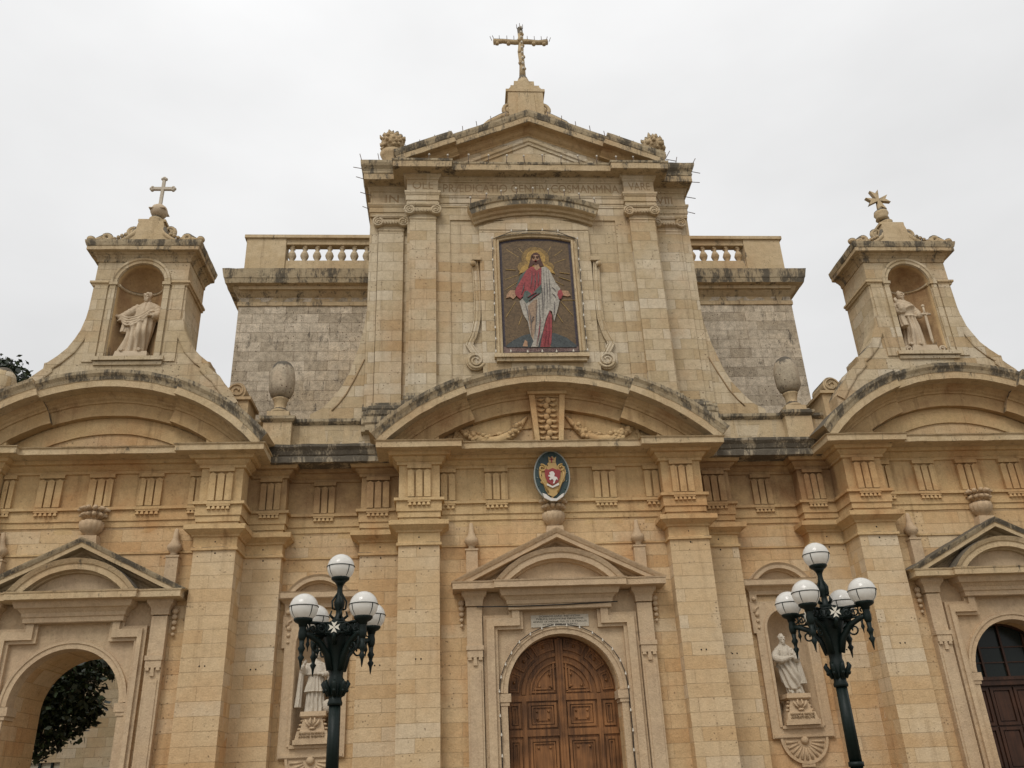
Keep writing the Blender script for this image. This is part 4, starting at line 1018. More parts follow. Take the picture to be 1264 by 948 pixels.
for dx in (-.055, .06): lam('hair', disc(hx+dx-.0, fz+.005, .017, 10, 1.5)); lam('hair', [(hx+dx-.045, fz+.035), (hx+dx+.04, fz+.035), (hx+dx+.04, fz+.045), (hx+dx-.045, fz+.045)])
lam('robe', [(hx-.012, fz), (hx+.012, fz), (hx+.02, fz-.07), (hx-.02, fz-.07)]); lam('darkred', [(hx-.035, fz-.1), (hx+.035, fz-.1), (hx+.03, fz-.115), (hx-.03, fz-.115)])
mo.build('mosaic_picture', TML, mp_root)
text_mesh('VENITE AD ME OMNES', 0, 12.475, YB-.013, .17, TM['letter'], 'inscription', mp_root, .002, 1.45)

# ------------------------------------------------------------------ painted coat of arms
SM = dict(rim=(.26, .27, .24), blue=(.012, .034, .034), gold=(.42, .27, .09), red=(.24, .022, .02), white=(.62, .58, .52), dark=(.03, .02, .015), lo=(.035, .07, .05))
SK = list(SM); SL = [plain('arms_'+k, c, .45, var=.2, scale=18) for k, c in SM.items()]
sh = thing('coat_of_arms', (0, -.1, 7.98), 'oval coat of arms with white horse on red shield above the main portal', 'coat of arms')
m = MB(); m.mi = SK.index('rim'); ys = -.04
n_ = 44
m.plate([[(.456*math.cos(2*math.pi*i/n_), 8.655+.66*math.sin(2*math.pi*i/n_)) for i in range(n_)]], ys-.04, ys+.06)
m.mi = SK.index('blue'); m.plate([[(.425*math.cos(2*math.pi*i/n_), 8.655+.625*math.sin(2*math.pi*i/n_)) for i in range(n_)]], ys-.046, ys)
m.mi = SK.index('lo')
for i in range(16):
    a = 2*math.pi*i/16+.1; m.tube([(.36*math.cos(a), ys-.045, 8.655+.53*math.sin(a)), (.41*math.cos(a), ys-.045, 8.655+.6*math.sin(a))], .014, 5)
m.mi = SK.index('rim')
for i in (0, 7, 8, 15): a = 2*math.pi*i/16+.1; m.ball((.37*math.cos(a), ys-.05, 8.655+.56*math.sin(a)), .015, 6, 5)
m.build('oval_board', SL, sh)
k_ = 0
for nm, mt, y in (('cartouche', 'gold', .08), ('crown', 'gold', .09), ('redsh', 'red', .11), ('horse', 'white', .125), ('whiteband', 'white', .12), ('ribbon', 'white', .1)):
    b = MB(); b.mi = SK.index(mt)
    b.plate([SHD[nm]], ys-y, ys-.04)
    if nm == 'cartouche':
        b.mi = SK.index('dark')
        c = SHD[nm]
        for p in c[2:6]+c[-6:-3]: b.ball((p[0]*.84, ys-.085, p[1]), .02, 6, 5)
        b.mi = SK.index('gold')
        for sx_ in (-1, 1):
            b.tube([(q[0], ys-.09, q[1]) for q in spiral(sx_*.24, 8.83, .1, .03, 1.3, 1.2, 18, sx_)], .025, 6)
            b.tube([(sx_*.27, ys-.08, 8.8), (sx_*.3, ys-.085, 8.6), (sx_*.2, ys-.085, 8.4), (sx_*.12, ys-.08, 8.2)], .025, 6)
    if nm == 'crown':
        b.mi = SK.index('red'); b.box(-.012, .02, ys-.1, ys-.08, 8.98, 9.12); b.box(-.05, .06, ys-.1, ys-.08, 9.05, 9.075)
    b.build({'cartouche': 'cartouche', 'crown': 'crown', 'redsh': 'red_shield', 'horse': 'horse_emblem', 'whiteband': 'white_band', 'ribbon': 'ribbon'}[nm], SL, sh)

# ------------------------------------------------------------------ statues
def loft(m, rows, seg=56):
    """rows: (cx, cy, z, rx, ry, fold_amp, fold_n, phase)"""
    R_ = []
    for cx, cy, z, rx, ry, fa, fn, ph in rows:
        r = []
        for i in range(seg):
            a = 2*math.pi*i/seg
            k = 1+fa*(abs(math.sin(fn*a/2+ph))*2-1.1)+fa*.5*math.sin(3*a+ph*2)
            r.append(m.bm.verts.new((cx+rx*k*math.cos(a), cy+ry*k*math.sin(a), z)))
        R_.append(r)
    for a, b in zip(R_, R_[1:]):
        for i in range(seg): m.face([a[i], a[(i+1) % seg], b[(i+1) % seg], b[i]])
    m.face(R_[0][::-1]); m.face(R_[-1])
def hand(m, w_, d, up, sc, curl=.5):
    """palm with five fingers; w_ wrist point, d pointing direction, up = thumb side"""
    d = Vector(d).normalized(); up = (Vector(up)-d*Vector(up).dot(d)).normalized(); nrm = d.cross(up)
    w_ = Vector(w_)
    m.tube([w_-d*.02*sc, w_+d*.05*sc, w_+d*.1*sc], [.03*sc, .042*sc, .04*sc], 8, flat=.75)
    for i, (l, o) in enumerate(((.075, .033), (.088, .012), (.082, -.011), (.062, -.032))):
        b0 = w_+d*.09*sc+up*o*sc
        m.tube([b0, b0+d*l*.5*sc+nrm*curl*.012*sc, b0+d*l*(1-.25*curl)*sc+nrm*curl*.05*sc], [.0135*sc, .0125*sc, .010*sc], 6)
    b0 = w_+d*.03*sc+up*.035*sc
    m.tube([b0, b0+d*.03*sc+up*.03*sc, b0+d*.065*sc+up*.04*sc+nrm*.01], [.016*sc, .014*sc, .011*sc], 6)
def head(m, c, sc, yaw, beard=.5, hair='short', tilt=0):
    """c = chin-neck joint; face looks toward -Y turned by yaw"""
    H = MB()
    H.ball((0, .01, .16), .1, 20, 14, (.84, 1.0, 1.2))
    H.ball((0, -.03, .09), .07, 14, 10, (.92, 1, 1.0))                 # jaw
    H.tube([(0, -.095, .185), (0, -.122, .14), (0, -.11, .128)], [.012, .019, .018], 8)     # nose
    for s in (-1, 1):
        H.ball((s*.034, -.086, .182), .017, 8, 6); H.tube([(s*.012, -.098, .205), (s*.04, -.096, .21), (s*.066, -.076, .2)], .013, 6)
        H.ball((s*.084, .01, .165), .024, 8, 6, (.5, .9, 1.3)); H.ball((s*.042, -.075, .135), .026, 8, 6)
    H.tube([(-.026, -.092, .098), (0, -.102, .1), (.026, -.092, .098)], .011, 6); H.tube([(-.02, -.09, .084), (0, -.1, .082), (.02, -.09, .084)], .011, 6)
    random.seed(int(beard*100)+len(hair))
    if hair == 'short' or hair == 'long':
        for i in range(46):
            a = random.uniform(.15, math.pi-.15); e = random.uniform(.1, 1.4)
            H.ball((.088*math.cos(a)*math.cos(e), .012+.1*math.sin(a)*math.cos(e), .175+.115*math.sin(e)), random.uniform(.018, .03), 7, 5)
    if hair == 'cap':
        H.taper(0, .01, .235, .33, .085, .09, .1, .1)
    if hair == 'long':
        for s in (-1, 1):
            for k in range(4): H.tube([(s*.08, .02+.02*k, .2), (s*.1, .03+.02*k, .08), (s*.085, .03+.02*k, -.04)], [.025, .028, .018], 6)
    if beard:
        for i in range(26):
            u, v = random.uniform(-1, 1), random.random()
            H.ball((u*.06*(1-.55*v), -.072-.02*(1-abs(u))+.02*v, .08-v*.16*beard), random.uniform(.016, .026), 7, 5)
    M_ = Matrix.Translation(c) @ Matrix.Rotation(yaw, 4, 'Z') @ Matrix.Rotation(tilt, 4, 'X') @ Matrix.Scale(sc, 4)
    H.bm.transform(M_)
    me = bpy.data.meshes.new('tmp'); H.bm.to_mesh(me); H.bm.free(); m.bm.from_mesh(me); bpy.data.meshes.remove(me)
def finish_statue(m, root, mat, vox):
    o = m.build('figure', mat, root)
    r = o.modifiers.new('remesh', 'REMESH'); r.mode = 'VOXEL'; r.voxel_size = vox; r.use_smooth_shade = True
    s = o.modifiers.new('smooth', 'SMOOTH'); s.factor = .15; s.iterations = 1
    return o
def cat(pts, n=14):
    P = [Vector(p) for p in pts]; out = []
    for i in range(n+1):
        t = i/n*(len(P)-1); k = min(int(t), len(P)-2); u = t-k
        p0, p1, p2, p3 = P[max(k-1, 0)], P[k], P[k+1], P[min(k+2, len(P)-1)]
        out.append(.5*((2*p1)+(p2-p0)*u+(2*p0-5*p1+4*p2-p3)*u*u+(3*p1-p0-3*p2+p3)*u**3))
    return out
def sleeve(m, pts, rs, wave=.07):
    n = 18; P = cat(pts, n); R_ = []
    for i in range(n+1):
        t = i/n*(len(rs)-1); k = min(int(t), len(rs)-2); R_.append((rs[k]+(rs[k+1]-rs[k])*(t-k))*(1+wave*math.sin(i*2.3)))
    m.tube(P, R_, 12)
def sst(x, a, b):
    t = max(0, min(1, (x-a)/(b-a))); return t*t*(3-2*t)
def drape(m, z0, H, cen, rad, disp, seg=110, rows=80):
    """cloth surface round the body: cen(t), rad(t) give the section, disp(a, t) pushes folds in and out (metres); a = -90 deg is the front"""
    R_ = []
    for j in range(rows+1):
        t = j/rows; cx, cy = cen(t); rx, ry = rad(t); r = []
        for i in range(seg):
            a = -math.pi+2*math.pi*i/seg; d = disp(a, t)
            r.append(m.bm.verts.new((cx+(rx+d)*math.cos(a), cy+(ry+d)*math.sin(a), z0+H*t)))
        R_.append(r)
    for a, b in zip(R_, R_[1:]):
        for i in range(seg): m.face([a[i], a[(i+1) % seg], b[(i+1) % seg], b[i]])
    m.face(R_[0][::-1]); m.face(R_[-1])
def ridge(p): return abs(math.sin(p/2))-.62
def nz2(a, t, s=1.0, o=0): return noise.noise(Vector((math.cos(a)*s, math.sin(a)*s, t*s*2.2+o)))
def interp(t, tab):
    for (t0, v0), (t1, v1) in zip(tab, tab[1:]):
        if t <= t1: return v0+(v1-v0)*sst(t, t0, t1) if t1 > t0 else v1
    return tab[-1][1]
def bump(a, t, a0, t0, sa, st_): return math.exp(-((math.atan2(math.sin(a-a0), math.cos(a-a0)))/sa)**2-((t-t0)/st_)**2)
def curtain(m, x, y, z0, z1, rx, ry, n=9, lean=0):
    drape(m, z0, z1-z0, lambda t: (x+lean*(1-t), y), lambda t: (rx*(1.1-.35*t), ry*(1.1-.3*t)), lambda a, t: .028*ridge(n*a+2*nz2(a, t))*(1.1-.6*t), 60, 30)

def base_ornament(m, x, y, z, sc):
    for s in (-1, 1):
        m.tube([(x+s*.05*sc, y, z-.05*sc), (x+s*.16*sc, y-.02, z+.06*sc), (x+s*.2*sc, y, z+.16*sc)], [.02*sc, .04*sc, .02*sc], 6)
        m.tube([(x, y, z), (x+s*.08*sc, y-.02, z+.1*sc), (x+s*.06*sc, y, z+.2*sc)], [.02*sc, .035*sc, .02*sc], 6)
    m.ball((x, y, z-.08*sc), .06*sc, 8, 6, (1.6, .8, .6))
# 1. bearded man, cloak swept over his right arm, in the left turret
def statue_left_turret():
    x, y, z = -10.98, .82, 12.56
    r = thing('statue', (x, y, 12.33), 'weathered stone bearded man, hand on hip, in the turret niche under the plain cross', 'statue')
    b = MB(); b.taper(x-.02, y, 12.345, 12.56, .44, .34, .41, .31).rough(.012, 4).build('plinth', S_STAT, r)
    m = MB(); H = 1.66
    def line(a): return .5+.3*sst(a, -2.5, -.5)
    def disp(a, t):
        L_ = line(a) if a < .6 else .8-.2*sst(a, .6, 2.6)
        low = 1-sst(t, L_-.03, L_+.03)
        p = 11*(a-1.15*(1-t)**1.3)+1.6*nz2(a, t, 1.6)
        d = low*(.03+.12*(1-.5*t)*ridge(p))
        d += .05*math.exp(-((t-L_)/.025)**2)+.03*math.exp(-((t-L_+.07)/.022)**2)
        d += (1-low)*.04*ridge(9*(a+.8*t)+2*nz2(a, t, 2, 3))
        d += .085*bump(a, t, -1.25, .36, .5, .14)+.05*bump(a, t, -2.3, .5, .5, .1)
        return d
    drape(m, z, H, lambda t: (x-.16+.28*t+.07*math.sin(math.pi*t), y-.03*math.sin(math.pi*t)), lambda t: (interp(t, [(0, .31), (.3, .27), (.55, .27), (.75, .28), (.9, .27), (.97, .16), (1, .1)]), interp(t, [(0, .23), (.55, .2), (.8, .2), (.93, .15), (1, .09)])), disp)
    head(m, (x+.11, y-.06, z+1.64), 1.12, -.3, .45, 'short', .08)
    m.tube([(x+.1, y, z+1.5), (x+.11, y-.03, z+1.74)], [.11, .09], 10)
    sleeve(m, [(x+.24, y-.02, z+1.52), (x+.42, y-.04, z+1.38), (x+.48, y-.12, z+1.18), (x+.36, y-.25, z+1.12)], [.12, .14, .13, .07])
    hand(m, (x+.36, y-.25, z+1.12), (-1, -.1, .1), (0, 0, 1), 1.15)
    sleeve(m, [(x-.08, y-.02, z+1.5), (x-.28, y-.06, z+1.3), (x-.46, y-.14, z+1.14), (x-.58, y-.18, z+1.12)], [.12, .13, .1, .055])
    hand(m, (x-.56, y-.18, z+1.12), (-1, -.3, .1), (0, 0, 1), 1.1, .9)
    curtain(m, x-.4, y-.14, z+.98, z+1.2, .12, .09, 8, -.05); curtain(m, x-.34, y-.18, z+.62, z+1.1, .07, .07, 6, -.02); curtain(m, x+.44, y-.08, z+1.04, z+1.3, .08, .09, 7)
    for i in range(4):
        m.tube(cat([(x-.5+.02*i, y-.2, z+1.18-.06*i), (x-.28, y-.27, z+1.04-.075*i), (x+.02, y-.27, z+1.1-.07*i), (x+.24, y-.19, z+1.34-.08*i)], 16), [.02]+[.03]*15+[.015], 8)
    for dx in (-.3, .16): m.tube([(x+dx, y-.15, z+.05), (x+dx+.02, y-.36, z+.035)], [.07, .05], 8)
    finish_statue(m, r, S_STAT, .0115)
# 2. long-bearded man holding a sword, right turret
def statue_right_turret():
    x, y, z = 10.86, .8, 12.58
    r = thing('statue', (x, y, 12.33), 'weathered stone long bearded man with downturned sword, in the turret niche under the star cross', 'statue')
    b = MB(); b.taper(x+.14, y, 12.345, 12.58, .4, .32, .36, .3)
    for s in (-1, 1): b.tube([(q[0], .5, q[1]) for q in spiral(x+.14+s*.5, 12.44, .1, .03, 1.4, 0, 18, s)], .03, 6)
    b.rough(.008, 4).build('plinth', S_STAT, r)
    m = MB(); H = 1.58
    def disp(a, t):
        d = (1-sst(t, .6, .66))*.095*(1-.5*t)*ridge(12*(a+.16*(1-t))+1.3*nz2(a, t, 1.5))
        d += .035*math.exp(-((t-.64)/.02)**2)
        L_ = .72+.12*math.sin(a+2.2); d += sst(t, L_-.02, L_+.02)*(.035+.03*ridge(16*t*3+3*a+2*nz2(a, t, 2, 5)))+.04*math.exp(-((t-L_)/.03)**2)
        return d+.07*bump(a, t, -1.9, .34, .45, .14)
    drape(m, z, H, lambda t: (x+.04-.12*t+.05*math.sin(math.pi*t), y-.05*t), lambda t: (interp(t, [(0, .29), (.4, .25), (.64, .22), (.8, .26), (.92, .24), (1, .1)]), interp(t, [(0, .22), (.64, .18), (.85, .19), (1, .09)])), disp)
    head(m, (x-.1, y-.1, z+1.56), 1.08, .45, 1.3, 'short', .18)
    m.tube([(x-.08, y, z+1.42), (x-.1, y-.05, z+1.64)], [.11, .085], 10)
    sleeve(m, [(x-.24, y-.05, z+1.42), (x-.38, y-.2, z+1.18), (x-.3, y-.38, z+1.08), (x-.42, y-.42, z+1.3)], [.12, .13, .11, .05])
    sleeve(m, [(x+.12, y-.02, z+1.42), (x+.28, y-.06, z+1.2), (x+.3, y-.18, z+1.02), (x+.36, y-.22, z+1.02)], [.12, .12, .1, .055])
    hand(m, (x-.42, y-.42, z+1.3), (-.3, -.2, 1), (1, 0, 0), 1.1, .3); hand(m, (x+.34, y-.24, z+1.02), (1, -.2, 0), (0, 0, 1), 1.1, 1.0)
    curtain(m, x-.33, y-.26, z+.6, z+1.14, .09, .12, 7, .06)
    for dx in (-.2, .08): m.tube([(x+dx, y-.15, z+.05), (x+dx-.04, y-.34, z+.035)], [.065, .045], 8)
    finish_statue(m, r, S_STAT, .0115)
    w_ = MB()
    w_.box(x+.4, x+.47, y-.27, y-.24, z+.16, z+1.02); w_.tube([(x+.28, y-.255, z+1.02), (x+.6, y-.255, z+1.02)], .035, 8); w_.tube([(x+.435, y-.255, z+1.0), (x+.435, y-.255, z+1.28)], .03, 8); w_.ball((x+.435, y-.255, z+1.3), .05, 10, 8)
    w_.plate([[(x+.4, z+.17), (x+.435, z+.05), (x+.47, z+.17)]], y-.27, y-.24)
    w_.build('sword', S_STAT, r)
def pedestal(r, x, y, text):
    b = MB()
    b.box(x-.42, x+.42, y-.3, y+.32, 2.695, 2.8); b.taper(x, y, 2.8, 2.98, .38, .29, .34, .27); b.taper(x, y, 2.98, 3.26, .28, .24, .21, .2)
    for s in (-1, 1):
        for q in range(3): b.ball((x+s*(.3-.03*q), y-.16, 3.03+.09*q), .04, 8, 6, (1.3, 1, .7))
    b.taper(x, y, 3.26, 3.3, .24, .22, .3, .27); b.taper(x, y, 3.3, 3.4, .3, .27, .29, .26)
    base_ornament(b, x, y-.26, 3.1, .8)
    o = b.rough(.006, 5).build('pedestal', S_PORT, r)
    for i in range(2): text_mesh(text[i], x, 2.93-.07*i, y-.3-.0, .06, S_INS, 'inscription', o, .012, .58)
# 3. priest in a short surplice, left wall niche
def statue_priest():
    x, y, z = -5.76, 1.27, 3.4
    r = thing('statue', (x, y, 2.69), 'white marble cleric in knee length surplice and cape, half behind the left lamp post', 'statue')
    pedestal(r, x, y, ('SANCTVS PATRONVS', 'ANNO DOMINI'))
    m = MB()
    def disp(a, t):
        return .07*(1-.4*t)*ridge(12*a+1.2*nz2(a, t, 1.5))
    drape(m, z, .56, lambda t: (x, y), lambda t: (.215-.03*t, .16-.02*t), disp, 100, 30)
    def disp2(a, t): return .045*(1-.75*sst(t, .2, .9))*ridge(17*a+1.0*nz2(a, t, 1.5))+.02*(1-sst(t, 0, .04))
    drape(m, z+.44, .66, lambda t: (x, y-.02), lambda t: (interp(t, [(0, .25), (.5, .18), (.72, .17), (.9, .2), (1, .19)]), interp(t, [(0, .18), (.5, .13), (.8, .14), (1, .12)])), disp2, 120, 40)
    def disp3(a, t): return .012*ridge(9*a+2*nz2(a, t, 2))
    drape(m, z+.82, .34, lambda t: (x, y), lambda t: (interp(t, [(0, .25), (.5, .235), (.8, .17), (1, .08)]), interp(t, [(0, .19), (.6, .16), (1, .07)])), disp3, 80, 24)
    head(m, (x+.02, y-.04, z+1.17), .84, .2, 0, 'cap', .1); m.tube([(x, y, z+1.1), (x+.02, y-.03, z+1.24)], [.08, .06], 8)
    sleeve(m, [(x-.17, y-.02, z+1.06), (x-.29, y-.08, z+.9), (x-.3, y-.2, z+.98), (x-.26, y-.24, z+1.04)], [.08, .085, .065, .035]); hand(m, (x-.27, y-.23, z+1.03), (.4, -.3, .8), (-1, 0, 0), .85)
    sleeve(m, [(x+.17, y-.02, z+1.06), (x+.29, y-.06, z+.86), (x+.16, y-.22, z+.82)], [.08, .085, .045]); hand(m, (x+.17, y-.21, z+.82), (-1, -.2, .2), (0, 0, 1), .85)
    curtain(m, x-.33, y-.1, z+.1, z+.98, .065, .09, 7, -.05); curtain(m, x+.29, y-.05, z+.4, z+.92, .05, .09, 7, .03)
    m.ball((x+.3, y-.05, z+.12), .13, 12, 8, (.9, .9, 1.2))
    finish_statue(m, r, S_PALE, .0095)
# 4. robed apostle, right wall niche
def statue_apostle():
    x, y, z = 5.72, 1.27, 3.4
    r = thing('statue', (x, y, 2.69), 'white marble bearded man hugging drapery, in the wall niche beside the right lamp post', 'statue')
    pedestal(r, x+.05, y, ('SANCTVS PAVLVS', 'APOSTOLVS'))
    m = MB(); H = 1.2
    def disp(a, t):
        L_ = .24+.3*sst(a, -2.9, -.6)*0+.16*math.sin(a*1.0+.4)
        man = sst(t, L_-.02, L_+.015)*(1-sst(t, .62, .68))
        d = (1-sst(t, L_-.02, L_+.02))*.065*ridge(13*a+1.2*nz2(a, t, 1.5))
        d += man*(.045+.075*ridge(9*(a+1.7*t)+1.8*nz2(a, t, 1.6)))
        d += sst(t, .64, .7)*.02*ridge(10*(a-.9*t)+2*nz2(a, t, 2, 5))
        d += .04*math.exp(-((t-(.6+.07*math.cos(a+1.0)))/.028)**2)
        return d+.05*bump(a, t, -1.2, .36, .5, .15)
    drape(m, z, H, lambda t: (x+.1-.15*t-.03*math.sin(math.pi*t), y), lambda t: (interp(t, [(0, .19), (.3, .18), (.55, .17), (.75, .19), (.9, .19), (1, .08)]), interp(t, [(0, .15), (.5, .13), (.8, .14), (1, .07)])), disp)
    head(m, (x-.06, y-.05, z+1.17), .86, .15, .4, 'short', .05); m.tube([(x-.05, y, z+1.06), (x-.06, y-.03, z+1.24)], [.085, .065], 8)
    sleeve(m, [(x-.18, y-.02, z+1.04), (x-.31, y-.06, z+.88), (x-.2, y-.2, z+.79), (x-.02, y-.24, z+.84)], [.09, .1, .09, .045], .09); hand(m, (x-.03, y-.24, z+.83), (1, -.1, .2), (0, 0, 1), .85)
    sleeve(m, [(x+.09, y-.02, z+1.04), (x+.21, y-.06, z+.88), (x+.16, y-.19, z+.8), (x+.1, y-.23, z+.9)], [.09, .095, .08, .045], .09); hand(m, (x+.11, y-.24, z+.88), (-.7, -.2, .7), (1, 0, 0), .85)
    curtain(m, x+.22, y-.12, z+.22, z+.8, .07, .07, 6, .06)
    for dx in (-.06, .14): m.tube([(x+dx, y-.1, z+.04), (x+dx-.02, y-.25, z+.03)], [.05, .035], 8)
    finish_statue(m, r, S_PALE, .0095)
statue_left_turret(); statue_right_turret(); statue_priest(); statue_apostle()

# ------------------------------------------------------------------ crosses, urns, pinecones
def tree_cross():
    r = thing('cross', (0, 1.0, 23.0), 'tall rustic stone cross studded with light bulbs on the topmost pedestal', 'cross')
    m = MB()
    m.tube([(0, 1, 22.95), (.01, 1, 23.5), (-.02, 1, 24.1), (.015, 1, 24.6), (0, 1, 25.2)], [.11, .095, .1, .085, .095], 8)
    for i in range(7): m.ball((.05*(-1)**i, .94, 23.3+.26*i), .075, 8, 6)
    m.rough(.02, 6).build('upright', S_COR, r)
    m = MB(); m.tube([(-.92, 1, 24.56), (-.6, 1, 24.6), (-.2, 1, 24.55), (.2, 1, 24.6), (.6, 1, 24.56), (.92, 1, 24.6)], [.1, .075, .09, .085, .075, .1], 8)
    for x in (-.8, -.42, .45, .8): m.ball((x, 1, 24.5), .08, 8, 6)
    m.rough(.02, 6).build('crossbeam', S_COR, r)
    tpl = None
    for i in range(9):
        z = 23.25+.235*i
        if tpl is None:
            tpl = MB().ball((0, 0, 0), .045, 8, 6).build('light_bulb', BULB, r); o = tpl
        else: o = tpl.copy(); COL.objects.link(o)
        o.location = (.02, .86, z)
    sp = None
    for x, z in [(-.98, 24.62), (-.9, 24.66), (-.72, 24.66), (-.46, 24.66), (-.22, 24.66), (.24, 24.66), (.48, 24.66), (.72, 24.66), (.88, 24.66), (.98, 24.62), (-.1, 25.2), (0, 25.26), (.1, 25.2)]:
        if sp is None:
            sp = MB().tube([(0, 0, 0), (0, 0, .2)], .011, 5).build('bulb_rod', RODM, r); o = sp
        else: o = sp.copy(); COL.objects.link(o)
        o.location = (x, 1, z); o.rotation_euler = (0, x*.3 if abs(x) > .8 or z > 25 else 0, 0)
BULB = plain('bulb_glass', (.6, .55, .46), .3, var=.1)
RODM = plain('rusty_rod', (.12, .085, .065), .7)
tree_cross()
r = thing('cross', (-10.95, .75, 17.05), 'small pale stone cross with rounded arm ends on a ball, on the left turret', 'cross')
m = MB(); m.lathe(-10.95, .75, [(.08, 17.05), (.19, 17.12), (.24, 17.22), (.24, 17.3), (.2, 17.4), (.12, 17.47), (.06, 17.5)], 18); m.box(-11.18, -10.72, .52, .98, 17.255, 17.275); m.rough(.006).build('ball', S_STAT, r)
m = MB(); m.box(-10.99, -10.91, .71, .79, 17.48, 18.4); m.box(-11.22, -10.68, .71, .79, 18.05, 18.14)
for px, pz in ((-11.24, 18.095), (-10.66, 18.095), (-10.95, 18.44)):
    for a in range(3):
        q = math.atan2(pz-18.095, px+10.95)+(a-1)*1.3; m.ball((px+.045*math.cos(q), .75, pz+.045*math.sin(q)), .055, 8, 6)
m.rough(.006).build('cross_arms', S_PALE, r)
r = thing('cross', (10.92, .75, 17.05), 'eight pointed stone star cross on the right turret', 'cross')
m = MB(); m.lathe(10.92, .75, [(.08, 17.05), (.2, 17.1), (.17, 17.18), (.22, 17.28), (.2, 17.38), (.1, 17.45), (.07, 17.52)], 18); m.rough(.008).build('ball', S_COR, r)
m = MB()
for k in range(4):      # each arm is a forked wedge, as on a Maltese cross
    a = math.pi/2*k+.18; ca, sa = math.cos(a), math.sin(a)
    def P(u, v): return (10.92+u*ca-v*sa, 17.82+u*sa+v*ca)
    m.plate([[P(0, -.03), P(.37, -.14), P(.25, 0), P(.37, .14), P(0, .03)]], .69, .81)
m.tube([(10.92, .75, 17.45), (10.92, .75, 17.75)], [.08, .05], 8)
m.rough(.01, 5).build('star', S_COR, r)

def urn(x, lab):
    r = thing('stone_urn', (x, 1.25, 10.98), lab, 'urn', 'egg shaped urns on the attic')
    m = MB(); m.lathe(x, 1.25, [(.22, 10.98), (.24, 11.06), (.16, 11.1), (.15, 11.2), (.19, 11.38), (.22, 11.42), (.16, 11.46)], 20).rough(.01, 5).build('foot', S_COR, r)
    m = MB(); m.lathe(x, 1.25, [(.16, 11.45), (.27, 11.52), (.335, 11.68), (.35, 11.85), (.35, 12.0), (.33, 12.2), (.28, 12.38), (.2, 12.5), (.1, 12.57), (.02, 12.59)], 26)
    m.rough(.025, 5).build('body', S_URN, r)
S_URN = stone('lichen_urn_stone', (.36, .30, .215), (.44, .375, .28), warm_amt=.2, black=.22, black_top=.35, courses=False, streak=.4, pits=.6, grain=.35, blackscale=3)
urn(-7.12, 'egg shaped lichen spotted stone urn on the attic left of the centre'); urn(7.12, 'egg shaped stone urn on the attic right of the centre, dark flank')
r = thing('stone_urn', (-14.55, 1.3, 11.0), 'pale rounded stone urn cut off by the left edge beside the dark treetop', 'urn')
m = MB(); m.lathe(-14.55, 1.3, [(.2, 10.6), (.22, 11.3), (.16, 11.4)], 16).build('foot', S_UP, r)
m = MB(); m.lathe(-14.55, 1.3, [(.16, 11.4), (.3, 11.5), (.36, 11.75), (.36, 12.0), (.3, 12.25), (.16, 12.42), (.02, 12.47)], 24).rough(.02, 5).build('body', S_UP, r)
def pinecone(x, lab):
    r = thing('stone_pinecone', (x, 1.75, 19.05), lab, 'pinecone finial', 'carved pinecone finials beside the pediment')
    m = MB(); m.lathe(x, 1.75, [(.34, 18.7), (.36, 19.5), (.4, 19.6), (.3, 19.7), (.24, 19.95), (.34, 20.15), (.4, 20.3), (.3, 20.36)], 18).rough(.015, 4).build('foot', S_COR, r)
    m = MB(); m.ball((x, 1.75, 20.72), .38, 18, 12, (1, 1, .98))
    random.seed(int(abs(x)*10)+(x > 0))
    for i in range(64):
        ph = i*2.39996+random.uniform(-.15, .15); t = i/64; zz = 1-1.75*t; rr = math.sqrt(max(0, 1-zz*zz))
        n_ = Vector((rr*math.cos(ph), rr*math.sin(ph), zz)); p = Vector((x, 1.75, 20.72))+n_*random.uniform(.33, .4)
        m.tube([p-n_*.1, p+n_*.02, p+n_*.05+Vector((0, 0, .06))], [.09, random.uniform(.06, .085), .02], 6)
    m.rough(.04, 5).build('cone', S_COR, r)
pinecone(-4.3, 'carved stone pinecone finial at the left foot of the top pediment'); pinecone(4.3, 'carved stone pinecone finial at the right foot of the top pediment')

# ------------------------------------------------------------------ festoon lights
CABLE = plain('black_cable', (.02, .018, .016), .6)
def string(name, lab, P, bulb_r, off, cable_r=.011, loc=None, every=1):
    r = thing(name, P[0], lab, 'string lights')
    random.seed(len(P))
    Q = [Vector(p)+Vector((random.uniform(-.012, .012), 0, random.uniform(-.012, .012))) for p in P]
    MB().tube(Q, cable_r, 5).build('cable', CABLE, r)
    t = None
    for p in Q[::every]:
        if t is None:
            m = MB(); m.ball((0, 0, 0), bulb_r, 8, 6, (1, 1, 1.25)); m.tube([(0, .0, bulb_r), (0, 0, bulb_r*2.1)], bulb_r*.55, 6); t = m.build('light_bulb', BULB, r); o = t
        else: o = t.copy(); COL.objects.link(o)
        o.location = p+Vector(off)-(Vector((0, 0, 0)) if True else 0)
        o.matrix_parent_inverse = world_of(r).inverted()
P = [(-1.47, CW-.11, .6+.42*i) for i in range(7)] + [(x, CW-.11, z) for x, z in arcpts(0.02, 3.57, 1.49, -88, 88, 15)] + [(1.5, CW-.11, .6+.42*i) for i in range(6, -1, -1)]
string('string_lights', 'black cable of white bulbs looped round the arch of the main door', P, .023, (0, -.03, -.03))
P = [(-1.25, .4, 12.4+.37*i) for i in range(11)] + [(x, .4, z) for x, z in arcpts(0, 12.05, 4.35, -15, 15, 5)[1:-1]] + [(1.25, .4, 12.4+.37*i) for i in range(10, -1, -1)] + [(x, .36, 12.36) for x in (.85, .4, 0, -.4, -.85)]
string('string_lights', 'cable of white bulbs framing the mosaic', P, .027, (0, -.03, 0))
